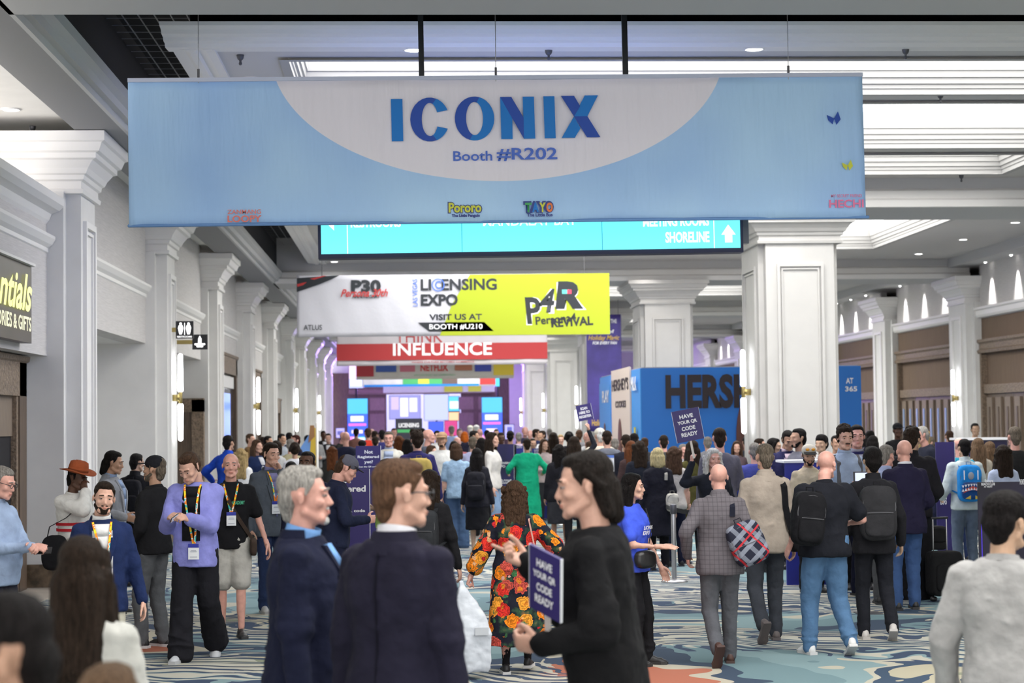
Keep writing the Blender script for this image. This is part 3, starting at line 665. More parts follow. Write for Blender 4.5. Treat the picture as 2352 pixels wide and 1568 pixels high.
# --- second banner
m = mat('banner2_white', (0.53, 0.53, 0.58), .75, bump=.2, bscale=8)
t, sx, sz, rect, poly, tx, BW, BH, fn = banner('white and lime cloth banner reading LICENSING EXPO, VISIT US AT BOOTH U210', 682, 1400, 630, 771, 44.8, m, .015)
LM = mat('lime_print', (0.34, 0.41, 0.01), .65); BK = mat('black_print', (0.012, 0.016, 0.022), .6); RD = mat('red_print', (0.45, 0.03, 0.03), .6); BL = mat('blue_print', (0.05, 0.14, 0.55), .6)
poly([(1078, 631), (1400, 630), (1400, 770.5), (1008, 770.5), (1036, 700)], LM)
tx('P30', 806, 641, 874, 670, BK, .05); tx('Persona 30th', 782, 662, 890, 680, RD, .02, shear=.4, y=-.012); tx('ANNIVERSARY', 808, 675, 872, 683, BK, .03)
poly([(682, 636), (780, 630), (760, 640), (735, 650), (720, 655), (682, 668)], BK); poly([(682, 650), (705, 645), (697, 652), (684, 656)], RD, y=-.009); poly([(712, 638), (742, 631), (750, 631), (722, 640)], RD, y=-.009)
tx('ATLUS', 697, 743, 739, 755, BK, .01)
tx('LI  ENSING', 965, 640, 1140, 667, BK, .03); tx('EXPO', 965, 675, 1050, 702, BK, .04); text('LAS VEGAS', sx(952) - (sz(640) - sz(703)) / 2, sz(671.5) - (sx(958) - sx(947)) / 2, sz(640) - sz(703), sx(958) - sx(947), BL, t, -.036, 'lettering', .01, None, R(90))
o = MB()
for i in range(20):
    q0, q1 = 2 * math.pi * i / 20, 2 * math.pi * (i + 1) / 20
    c0, c1, r0, r1 = sx(1005), sz(654), 15 * 44.8 / F, 12.6 * 44.8 / F
    o.poly([(c0 + r0 * math.cos(q0), c1 + r0 * math.sin(q0)), (c0 + r0 * math.cos(q1), c1 + r0 * math.sin(q1)), (c0 + r1 * math.cos(q1), c1 + r1 * math.sin(q1)), (c0 + r1 * math.cos(q0), c1 + r1 * math.sin(q0))], -.037, th=.002)
obj('emblem_ring', o, BL, t); tx('C', 998, 645, 1012, 663, BL, .02)
tx('VISIT US AT', 984, 721, 1105, 735, BK, .03)
poly([(958, 740), (1110, 740), (1132, 761), (984, 761)], BK); tx('BOOTH #U210', 984, 744, 1106, 757, M_white, .012, y=-.011)
tx('P', 1207, 684, 1243, 748, M_white, .05, y=-.009); tx('P', 1204, 684, 1240, 746, BK, .03, y=-.011, shear=-.1)
tx('4', 1240, 665, 1276, 722, M_white, .05, y=-.009); tx('4', 1237, 665, 1273, 720, BK, .03, y=-.011, shear=.2)
tx('R', 1278, 650, 1346, 714, M_white, .06, y=-.009); tx('R', 1274, 648, 1340, 712, BK, .07, y=-.011, shear=.1)
tx('Persona4', 1228, 725, 1322, 744, BK, .02, y=-.014, rot=R(5)); tx('REVIVAL', 1264, 731, 1361, 752, BK, .04, rot=R(3))
PT = [mat('teal_bit', (0.1, 0.5, 0.45), .6), mat('rose_bit', (0.6, 0.05, 0.1), .6)]
rect(1290, 667, 1302, 677, PT[0], y=-.013); rect(1302, 667, 1312, 677, PT[1], y=-.013)
# --- red banner
m = mat('banner3_white', (0.50, 0.47, 0.50), .75)
t, sx, sz, rect, poly, tx, BW, BH, fn = banner('red and white cloth banner reading THINK INFLUENCE', 773, 1257, 742, 838, 66, m, .02)
RR = mat('crimson_print', (0.36, 0.022, 0.025), .65)
rect(773, 788, 1257, 826, RR); tx('THINK', 908, 758, 1016, 786, RR, -.005); tx('INFLUENCE', 902, 787, 1129, 816, M_white, .02, y=-.012); tx('WHERE CULTURE BECOMES COMMERCE', 944, 829, 1088, 833, RR, .01)
# --- fourth banner
m = mat('banner4_cream', (0.50, 0.47, 0.42), .75)
t, sx, sz, rect, poly, tx, BW, BH, fn = banner('cream cloth banner reading NETFLIX with coloured picture blocks', 818, 1180, 800, 870, 88.7, m, .02)
for x0, x1, y1, c in ((818, 858, 863, (0.35, 0.02, 0.03)), (863, 910, 853, (0.03, 0.08, 0.3)), (918, 953, 853, (0.45, 0.12, 0.16)), (1044, 1084, 851, (0.35, 0.12, 0.06)), (1090, 1128, 854, (0.03, 0.05, 0.32)), (1133, 1180, 863, (0.62, 0.47, 0.03))):
    rect(x0, 812, x1, y1, mat('block_print', c, .6))
tx('NETFLIX', 965, 836, 1029, 852, RD, .04); tx('JOIN US ON PROJECT AND COMMERCE FRIDAY', 950, 859, 1046, 864, GR, .0)
# --- fifth and sixth, partly hidden
t, sx, sz, rect, poly, tx, BW, BH, fn = banner('narrow bright banner with green and blue bands behind the cream one', 832, 1138, 850, 887, 99, mat('banner5_white', (0.6, 0.6, 0.62), .7), .02)
rect(925, 866, 1015, 882, GR); rect(1015, 866, 1050, 882, mat('umber_print', (0.12, 0.08, 0.07), .6)); rect(1102, 866, 1138, 884, RD); rect(836, 882, 1100, 887, LB, y=-.011); rect(960, 868, 985, 881, YL, y=-.011)
t, sx, sz, rect, poly, tx, BW, BH, fn = banner('low white and yellow banner just above the far doors', 880, 1136, 884, 901, 106, mat('banner6_white', (0.65, 0.65, 0.68), .7), .02)
rect(1020, 886, 1062, 900, YL); rect(1075, 886, 1105, 900, YL)
# --- screens around the far portal
def screen(lab, px0, px1, py0, py1, Y, cols, nm='led_screen', es=1.0):
    p0 = at(px0, py1, Y); p1 = at(px1, py0, Y); w = p1.x - p0.x; h = p1.z - p0.z
    t = thing(nm, lab, 'screen', (p0.x + w / 2, Y, p0.z))
    obj('screen_frame', MB().box(-w / 2 - .03, w / 2 + .03, 0, .15, -.03, h + .03), M_black, t)
    n = len(cols)
    if p0.z > .2: obj('support_post', MB().box(-.06, .06, .05, .12, -p0.z, 0), M_black, t)
    for i, (f0, f1, g0, g1, c) in enumerate(cols):
        obj('lit_area', MB().box(-w / 2 + f0 * w, -w / 2 + f1 * w, -.02 - .004 * i, 0, g0 * h, g1 * h), mat('lit', (0, 0, 0), .3, emit=c, es=es), t)
    return t, w, h
KS = [(0, 1, 0, 1, (0.05, 0.12, 0.85)), (0, 1, .72, 1, (0.08, 0.45, 0.9)), (.15, .8, .58, .68, (.75, .85, 1)), (.05, .92, .50, .54, (.9, .15, .6)), (.2, .75, .36, .42, (.9, .7, .95)), (0, 1, 0, .3, (0.05, 0.5, 0.9)), (0, .45, .05, .3, (.85, .25, .75)), (.25, .85, .12, .28, (.75, .8, 1))]
screen('tall blue and pink LED screen left of the far doors', 799, 844, 915, 1040, 108, KS)
screen('tall blue and pink LED screen right of the far doors', 1108, 1153, 912, 1036, 108, KS)
screen('small lilac lit screen above the left of the far doors', 802, 834, 838, 891, 108.5, [(0, 1, 0, 1, (.45, .5, .95)), (0, .5, .4, 1, (.9, .6, 1)), (.1, .9, .1, .35, (.8, .85, 1))])
screen('small cyan lit screen above the right of the far doors', 1138, 1147, 866, 887, 108.5, [(0, 1, 0, 1, (.1, .6, .9))])
screen('bright stage screen inside the far show hall', 975, 1030, 905, 965, 125, [(0, 1, 0, 1, (.42, .46, .85))])
screen('lilac picture wall inside the far show hall', 895, 965, 908, 962, 124, [(0, 1, 0, 1, (.25, .25, .6)), (.05, .3, .4, .95, (.5, .4, .6)), (.35, .6, .1, .9, (.8, .8, .9)), (.65, .9, .3, .9, (.7, .7, .6))])
screen('orange and blue screen inside the far show hall', 1031, 1055, 910, 966, 120, [(0, 1, .4, 1, (.1, .5, .95)), (.1, .9, .5, .8, (.8, .9, 1)), (0, 1, 0, .35, (.9, .5, .3))])
t, w, h = screen('dark sign panel reading LICENSING in front of the far doors', 910, 968, 962, 1012, 84, [(0, 1, 0, 1, (.02, .02, .03))], 'sign_panel', 1)
text('LICENSING', -w * .4, h * .62, w * .8, h * .2, M_white, t, -.03, 'lettering', .04); obj('green_band', MB().box(-w * .45, w * .45, -.03, -.025, h * .38, h * .52), GR, t)
t['category'] = 'sign'
screen('deep blue screen wall low inside the far show hall', 985, 1018, 968, 1000, 118, [(0, 1, 0, 1, (.05, .1, .7))])
screen('magenta screen wall low inside the far show hall', 1022, 1050, 966, 1000, 118, [(0, 1, 0, 1, (.5, .05, .2))])
screen('narrow cyan screen behind the right columns', 1978, 1996, 850, 1010, 70, [(0, 1, 0, 1, (.05, .5, .85)), (0, 1, .55, .9, (.8, .12, .1)), (0, 1, 0, .2, (.2, .8, 1))])
screen('small lilac notice screen left of the far left LED screen', 772, 791, 983, 1005, 100, [(0, 1, 0, 1, (.4, .35, .8)), (.15, .85, .3, .7, (.1, .1, .35))])
screen('small lilac notice screen right of the far right LED screen', 1160, 1180, 975, 1008, 100, [(0, 1, 0, 1, (.4, .38, .85)), (.25, .8, .1, .85, (.1, .1, .4))])
# --- tall purple banner on the third column
t, sx, sz, rect, poly, tx, BW, BH, fn = banner('tall purple vertical banner with Holiday Magic lettering hung before a column', 1348, 1428, 722, 990, 67, mat('violet_banner', (0.045, 0.03, 0.19), .6, noise=.3, nscale=1.5), .0, .02)
GO = mat('gold_print', (0.55, 0.35, 0.06), .5)
tx('THE', 1404, 733, 1418, 742, M_white); tx('of', 1398, 757, 1412, 765, M_white); tx('Holiday Magic', 1352, 770, 1424, 784, GO, .02, shear=.3); tx('FOR EVERY FAN', 1362, 784, 1418, 791, M_white, .02, shear=.2); tx('Holiday', 1358, 963, 1388, 982, GO, .02)
# --- shop sign
t = thing('shop_sign', 'brown shop sign with yellow script letters on the left wall', 'sign', (-4.56, 20.3, 3.06), R(90))
obj('sign_board', MB().box(-2.4, 2.4, -.05, .08, 0, .92), mat('plum_board', (0.055, 0.038, 0.042), .35, noise=.2, nscale=2), t)
YW = mat('yellow_letters', (0.6, 0.6, 0.2), .5, emit=(0.75, 0.78, 0.22), es=.9); CRM = mat('cream_letters', (0.6, 0.58, 0.4), .5, emit=(0.8, 0.78, 0.5), es=.5)
text('Essentials', -.95, .36, 3.25, .44, YW, t, -.075, 'script_lettering', .02, None, 0, .35); text('NEWS & SUNDRIES & GIFTS', -1.3, .13, 3.55, .17, CRM, t, -.075, 'lettering', .02)
obj('lamp_bar', MB().box(-2.4, 2.4, -.1, -.04, .92, .95), M_trim, t)
# --- restroom signs
for i, (px, py, Y, sc, lab) in enumerate(((424, 757, 33.6, .31, 'black lit restroom sign with people symbols projecting from a pilaster'), (459, 785, 36.5, .29, 'black lit sign with a white drinking fountain symbol behind the restroom sign'))):
    p = at(px, py, Y); t = thing('restroom_sign' if i == 0 else 'fountain_sign', lab, 'sign', tuple(p))
    obj('sign_box', MB().box(-sc / 2, sc / 2, 0, .06, -sc / 2, sc / 2), M_black, t)
    mb = MB()
    if i == 0:
        for x in (-.07, .07): mb.poly([(x - .02, -.08), (x + .02, -.08), (x + .045, .03), (x + .03, .08), (x - .03, .08), (x - .045, .03)], -.01); mb.ell((x, 0, .105), (.022, .006, .022))
        mb.box(-.004, .004, -.01, 0, -.09, .12)
    else: mb.poly([(-.06, -.1), (.06, -.1), (.06, -.06), (.1, -.06), (.1, -.03), (.03, -.03), (.03, .06), (0, .12), (-.03, .06), (-.03, -.03), (-.1, -.03), (-.1, -.06), (-.06, -.06)], -.01)
    obj('symbol', mb, mat('lit_symbol', (.8, .8, .8), .4, emit=(1, 1, 1), es=1.5), t)
    if i == 0: text('RESTROOMS', -.13, -.14, .26, .03, WS, t, -.01, 'lettering', .02)
    obj('bracket', MB().box(-sc / 2 - (.1 if i == 0 else .5), -sc / 2, .02, .04, -.04, .04), M_brass, t)
# --- chocolate box booth
t = thing('chocolate_box_booth', 'huge blue box shaped booth reading HERSHEY beyond the column', 'booth', (4.98, 40, 0))
HB = mat('booth_blue_print', (0.012, 0.17, 0.60), .5); HL = mat('booth_light_blue', (0.03, 0.27, 0.72), .5); HK = mat('cocoa_letters', (0.018, 0.009, 0.012), .5); CRB = mat('cream_print', (0.62, 0.52, 0.47), .6); CHO = mat('chocolate_print', (0.10, 0.03, 0.02), .5)
s4 = 40 / F
obj('box_body', MB().box(0, 4.75, 0, 8.5, 0, CAMZ + 119 * s4), HB, t)
text("HERSHEY'S", (1532 - 1476) * s4, CAMZ + (970 - 946) * s4, 330 * s4, 82 * s4, HK, t, -.03, 'lettering', .045)
obj('bounce_cover', MB().box(.02, 4.73, .02, 8.48, CAMZ + 119 * s4, CAMZ + 119 * s4 + .02), mat('bounce_cover_grey', (.35, .34, .33), .8), t)  # unseen neutral cover added to keep blue bounce off the soffit
sd = obj('side_print', MB().box(-.02, 0, 0, 8.5, 0, CAMZ + 119 * s4 - .01), HL, t)
obj('cream_panel', MB().box(-.06, -.02, 1.6, 5.4, 0, 3.25), CRB, t); obj('blue_panel', MB().box(-.06, -.02, 5.6, 8.3, 0, 3.0), HL, t)
def sidetext(b_, y0, z0, w_, h_, mm, bold=.03):   # lettering on the side face: built flat, then turned to face the hall
    e = bpy.data.objects.new('side_lettering', None); COL.objects.link(e); e.parent = t; e.location = (-.07, y0 + w_, z0); e.rotation_euler = (0, 0, R(-90))
    text(b_, 0, 0, w_, h_, mm, e, 0, 'letters', bold)
sidetext("HERSHEY'S", 1.8, 2.75, 3.4, .28, HK); sidetext('COOKIES', 2.3, 2.35, 2.2, .16, HK)
sidetext('MILK', .3, 2.7, 1.0, .3, M_white); sidetext('PLAY', 5.9, 2.5, 1.6, .3, M_white)
for y, z0, z1, rr in ((3.6, .9, 2.1, .4), (7.0, .6, 2.0, .3), (.8, .3, 1.7, .35)):
    obj('chocolate_print', MB().ell((-.07, y, (z0 + z1) / 2), (.02, rr, (z1 - z0) / 2)), CHO, t, True)
obj('chocolate_print', MB().ell((2.25, -.03, 1.6), (.22, .02, .85)), CHO, t, True)
obj('yellow_label', MB().box(-.08, -.06, .55, .75, 1.5, 1.9), mat('yellow_label', (.6, .5, .05), .6), t)
t = thing('blue_booth_panel', 'blue poster panel reading AT 365 right of the big column', 'poster', (at(1960, 900, 39.5).x, 39.5, 0))
obj('poster_board', MB().box(-.55, .17, 0, .1, 0, at(1960, 840, 39.5).z), HB, t)
text('AT', -.16, CAMZ + .72, .16, .12, M_white, t, -.02, 'lettering', .03); text('365', -.18, CAMZ + .55, .26, .11, M_white, t, -.02, 'lettering', .03)
# ------------------------------------------------------------------ people
TEX = {}
def dtex(scale):
    if scale not in TEX:
        t = bpy.data.textures.new('folds', 'CLOUDS'); t.noise_scale = scale; t.noise_depth = 2; TEX[scale] = t
    return TEX[scale]
JOBS = []        # (object, [(MB, voxel, displace, dscale, smooth)], scale)
def blob(name, m, parent, layers):
    o = bpy.data.objects.new(name, bpy.data.meshes.new(name))
    COL.objects.link(o); o.parent = parent; o.data.materials.append(m)
    JOBS.append((o, layers)); return o
def finish_blobs():
    tmp = []
    for o, layers in JOBS:
        for mb, vox, disp, ds, sm in layers:
            t = bpy.data.objects.new('tmp', mb.mesh('tmp')); COL.objects.link(t)
            r = t.modifiers.new('r', 'REMESH'); r.mode = 'VOXEL'; r.voxel_size = vox
            if sm:
                s = t.modifiers.new('s', 'SMOOTH'); s.iterations = sm; s.factor = .5
            if disp:
                d = t.modifiers.new('d', 'DISPLACE'); d.texture = dtex(ds); d.strength = disp; d.mid_level = .5
            tmp.append((o, t))
    bpy.context.view_layer.update(); dg = bpy.context.evaluated_depsgraph_get()
    acc = {}
    for o, t in tmp:
        me = t.evaluated_get(dg).to_mesh()
        nv = len(me.vertices); co = np.zeros(nv * 3, 'f'); me.vertices.foreach_get('co', co)
        nl = len(me.loops); li = np.zeros(nl, 'i'); me.loops.foreach_get('vertex_index', li)
        npy = len(me.polygons); ls = np.zeros(npy, 'i'); me.polygons.foreach_get('loop_start', ls)
        acc.setdefault(o.name, []).append((co, li, ls, nv, nl, npy))
        t.evaluated_get(dg).to_mesh_clear()
    for o, _ in JOBS:
        L_ = acc[o.name]; me = bpy.data.meshes.new(o.name)
        NV = sum(q[3] for q in L_); NL = sum(q[4] for q in L_); NPY = sum(q[5] for q in L_)
        me.vertices.add(NV); me.loops.add(NL); me.polygons.add(NPY)
        me.vertices.foreach_set('co', np.concatenate([q[0] for q in L_]))
        vo = lo = 0; a = []; b_ = []
        for co, li, ls, nv, nl, npy in L_: a.append(li + vo); b_.append(ls + lo); vo += nv; lo += nl
        me.loops.foreach_set('vertex_index', np.concatenate(a)); me.polygons.foreach_set('loop_start', np.concatenate(b_))
        me.polygons.foreach_set('use_smooth', [True] * NPY)
        me.update(calc_edges=True); me.validate()
        for mm in o.data.materials: me.materials.append(mm)
        o.data = me
    for _, t in tmp:
        d = t.data; bpy.data.objects.remove(t); bpy.data.meshes.remove(d)

def ik(a, c, l1, l2, hint):
    a, c, hint = Vector(a), Vector(c), Vector(hint)
    d = c - a; L_ = d.length
    if L_ > (l1 + l2) * .998: c = a + d * ((l1 + l2) * .998 / L_); d = c - a; L_ = d.length
    x = (l1 * l1 - l2 * l2 + L_ * L_) / (2 * L_); h = math.sqrt(max(l1 * l1 - x * x, 0))
    dn = d.normalized(); hv = hint - a; hv = hv - dn * hv.dot(dn)
    if hv.length < 1e-5: hv = Vector((0, 1, 0))
    return a + dn * x + hv.normalized() * h, c

MALE = [(.80, .160, .118, .005), (.90, .170, .128, .008), (1.00, .160, .120, .0), (1.10, .150, .114, -.005), (1.20, .158, .118, -.005), (1.30, .172, .122, .0), (1.37, .176, .112, .008), (1.41, .158, .096, .014), (1.44, .128, .080, .02), (1.47, .088, .068, .024), (1.50, .064, .058, .026)]
FEM = [(.80, .168, .120, .005), (.90, .175, .130, .01), (1.00, .152, .112, .0), (1.10, .130, .098, 0), (1.20, .138, .108, -.008), (1.30, .155, .118, -.012), (1.38, .168, .100, .004), (1.43, .145, .080, .015), (1.47, .095, .064, .02), (1.50, .060, .055, .02)]
class Torso:
    def __init__(s, fem, fat, t, belly=0.0):
        s.S = []
        for z, rx, ry, cy in (FEM if fem else MALE):
            k = fat if z < 1.36 else 1 + (fat - 1) * .5
            bl = belly * math.exp(-((z - 1.05) / .16) ** 2)
            s.S.append((z, rx * k + t, (ry * k + bl * .5) + t, cy - bl * .5))
        s.e = 2.5
    def at(s, z):
        S = s.S
        if z <= S[0][0]: return S[0][1:]
        for a, b_ in zip(S, S[1:]):
            if z <= b_[0]:
                f = (z - a[0]) / (b_[0] - a[0]); return tuple(p + (q - p) * f for p, q in zip(a[1:], b_[1:]))
        return S[-1][1:]
    def ring(s, z, n=24, grow=0):
        rx, ry, cy = s.at(z); rx += grow; ry += grow; p = 2 / s.e
        sg = lambda v: math.copysign(abs(v) ** p, v)
        return [(rx * sg(math.cos(t)), cy + ry * sg(math.sin(t)), z) for t in np.linspace(0, 2 * math.pi, n, endpoint=False)]
    def y(s, x, z, back=False, off=0.0):
        rx, ry, cy = s.at(z); u = min(abs(x / rx), .97)
        d = (ry) * (1 - u ** s.e) ** (1 / s.e) + off
        return cy + d if back else cy - d

def head_prims(fem, near):
    h = MB(); w = .94 if fem else 1.0
    h.ell((0, .014, .035), (.075 * w, .094, .084)); h.ell((0, -.022, -.01), (.063 * w, .070, .085)); h.ell((0, -.028, -.068), (.052 * w, .058, .046))
    h.ell((0, -.072, -.098), (.022 * w, .020, .018)); h.cap((-.03 * w, -.060, -.085), (.03 * w, -.060, -.085), .022, .022)
    h.cap((.048 * w, .0, -.055), (.028 * w, -.06, -.09), .022, .018); h.cap((-.048 * w, .0, -.055), (-.028 * w, -.06, -.09), .022, .018)
    h.cap((0, -.082, .017), (0, -.104, -.027), .0078, .0105); h.ell((0, -.094, -.031), (.0175 * w, .013, .009))
    h.cap((-.042, -.074, .028), (-.012, -.084, .026), .011, .011); h.cap((.042, -.074, .028), (.012, -.084, .026), .011, .011)
    h.ell((.043, -.058, -.022), (.021, .024, .020)); h.ell((-.043, -.058, -.022), (.021, .024, .020))
    h.ell((0, -.086, -.056), (.023, .011, .0065)); h.ell((0, -.084, -.069), (.020, .011, .0075))
    for sx_ in (-1, 1):
        h.ell((sx_ * .080 * w, .012, -.005), (.0075, .0150, .0255), rot=(0.15, 0, sx_ * .32)); h.ell((sx_ * .079 * w, .016, .008), (.0085, .0160, .0150), rot=(0, 0, sx_ * .35))
    h.cap((0, .012, -.05), (0, .035, -.19), .052 * w, .058 * w if not fem else .05)
    return h
def hair_prims(style, fem, z_top=0):
    g = MB()
    if style in ('short', 'quiff', 'balding', 'buzz', 'curly_short', 'mop'):
        t = {'buzz': .0, 'balding': -.004, 'short': .003, 'quiff': .003, 'curly_short': .010, 'mop': .012}[style]
        if style != 'balding':
            g.ell((0, .030, .058), (.076 + t, .088 + t, .072 + t))
            g.ell((0, .004, .090), (.060 + t, .072 + t, .038 + t))
        else:
            g.ell((0, .062, .030), (.066, .058, .062))
        g.ell((0, .070, .0), (.070 + t, .044 + t, .066 + t)); g.cap((0, .074, -.02), (0, .062, -.062), .05 + t, .045)
        for q in (-1, 1): g.cap((q * .070, .0, .05), (q * (.073 + t), -.006, .002), .016 + t * .5, .008)
        if style in ('quiff',): g.ell((0, -.040, .108), (.052, .036, .026), rot=(.35, 0, 0)); g.ell((.02, -.02, .118), (.05, .045, .022))
        if style == 'mop': g.ell((0, -.055, .075), (.062, .032, .034)); g.ell((0, .0, .10), (.07, .08, .045))
        if style == 'curly_short':
            for i in range(26):
                a = rng.uniform(0, 6.28); q = rng.uniform(.2, 1.3)
                g.ell((.075 * math.cos(a) * math.sin(q), .025 + .085 * math.sin(a) * math.sin(q), .065 + .075 * math.cos(q)), (.02, .02, .02), nu=8, nv=6)
    elif style == 'swept':       # dark hair combed back over the ears to the collar
        g.ell((0, .030, .058), (.082, .094, .080)); g.ell((0, .000, .096), (.060, .072, .036)); g.ell((0, .070, .0), (.078, .058, .085))
        g.cap((0, .085, -.02), (0, .105, -.115), .062, .040); g.cap((-.045, .06, 0), (-.05, .08, -.10), .04, .03); g.cap((.045, .06, 0), (.05, .08, -.10), .04, .03)
        for q in (-1, 1):
            g.cap((q * .070, .012, .055), (q * .074, .060, .0), .016, .020); g.cap((q * .068, -.028, .050), (q * .073, -.010, .008), .012, .006)
    elif style == 'full':        # thick neat hair, fuller on top
        g.ell((0, .028, .060), (.079, .092, .076)); g.ell((0, -.006, .096), (.060, .070, .037)); g.ell((0, .069, .004), (.072, .044, .066)); g.cap((0, .070, -.03), (0, .062, -.072), .047, .036)
        for q in (-1, 1): g.cap((q * .066, -.036, .068), (q * .073, -.006, .012), .012, .007)
    elif style in ('long', 'long_straight', 'wavy', 'bob', 'curly_long', 'bun', 'pony'):
        g.ell((0, .026, .055), (.084, .094, .082)); g.ell((0, .0, .092), (.066, .074, .038)); g.ell((0, .062, -.005), (.084, .062, .085))
        for q in (-1, 1): g.cap((q * .070, -.030, .065), (q * .085, .0, -.02), .020, .026)
        if style == 'bob':
            g.cap((0, .055, -.02), (0, .055, -.115), .085, .075)
            for q in (-1, 1): g.cap((q * .078, -.005, .0), (q * .080, .005, -.115), .034, .034)
        elif style in ('bun', 'pony'):
            g.ell((0, .125 if style == 'bun' else .11, .05 if style == 'bun' else .0), (.042, .04, .04))
            if style == 'pony': g.cap((0, .13, .0), (0, .12, -.2), .03, .02)
        else:
            n = -.36 if style != 'curly_long' else -.26
            wd = .075 if style != 'curly_long' else .10
            g.cap((0, .060, -.03), (0, .085, n + .02), wd, .065, flat=.75)
            for q in (-1, 1):
                g.cap((q * .080, .01, -.02), (q * .100, .035, n + .06), .036, .034); g.cap((q * .045, .07, -.04), (q * .06, .095, n), .06, .045)
                if style in ('wavy', 'curly_long', 'long'): g.cap((q * .094, -.022, -.06), (q * .108, -.03, n + .08), .023, .024)
            if style in ('curly_long', 'wavy'):
                for i in range(60):
                    a = rng.uniform(-.3, 3.44); z = rng.uniform(n, .06)
                    g.ell((.105 * math.cos(a), .03 + .085 * math.sin(a), z), (.026, .026, .03), nu=8, nv=6)
    return g
def hand_prims(M, side, pose):
    # M: frame with x along the hand, y across towards the thumb side, z out of the back of the hand
    h = MB(); h.cap((-.035, 0, 0), (.02, 0, 0), .026, .027, flat=1, M=M)
    h.ell((.050, 0, 0), (.048, .040, .016), M=M, e=2.6)
    curls = {'relax': (.35, .45, .5, .55), 'fist': (1.35, 1.4, 1.4, 1.4), 'point': (.05, 1.2, 1.35, 1.4), 'flat': (.08, .06, .08, .12), 'hold': (.8, .85, .9, .95)}[pose]
    for i, (yy, L_, c) in enumerate(zip((.030, .010, -.011, -.030), (.074, .082, .076, .060), curls)):
        p = Vector((.088 - .004 * abs(i - 1), yy, 0)); a = 0.0
        if i == 0 and pose == 'point': c = .05
        for j, f in enumerate((.45, .30, .25)):
            a += c * (1.0 if j else .8)
            q = p + Vector((math.cos(a), (yy * .6 if j == 0 else 0), -math.sin(a))).normalized() * L_ * f
            h.cap(p, q, .0095 - j * .0008, .0088 - j * .0010, n=8, M=M); p = q
    p = Vector((.018, .030, -.004)); tl = (.046, .034, .028)
    dirs = {'flat': ((.7, .7, -.1), (.9, .4, -.1), (.95, .3, -.1)), 'point': ((.7, .6, -.35), (.8, .1, -.6), (.8, -.3, -.5)), 'fist': ((.75, .45, -.5), (.75, -.1, -.65), (.6, -.6, -.5))}.get(pose, ((.7, .6, -.35), (.85, .25, -.4), (.9, .0, -.35)))
    for L_, d, r0 in zip(tl, dirs, (.0145, .0115, .0100)):
        q = p + Vector(d).normalized() * L_; h.cap(p, q, r0, r0 * .9, n=8, M=M); p = q
    return h
def hand_frame(elbow, wrist, side, roll=0.0, bend=None):
    x = (Vector(wrist) - Vector(elbow)).normalized() if bend is None else Vector(bend).normalized()
    z = Vector((side, 0, 0)); z = (z - x * z.dot(x))
    if z.length < .05: z = Vector((0, -1, 0)) - x * Vector((0, -1, 0)).dot(x)
    z.normalize(); y = x.cross(z) * side
    # thumb forward for a hanging arm
    M = Matrix((x, y, z)).transposed()
    M = M @ Matrix.Rotation(roll, 3, 'X')
    return Matrix.Translation(wrist) @ M.to_4x4()

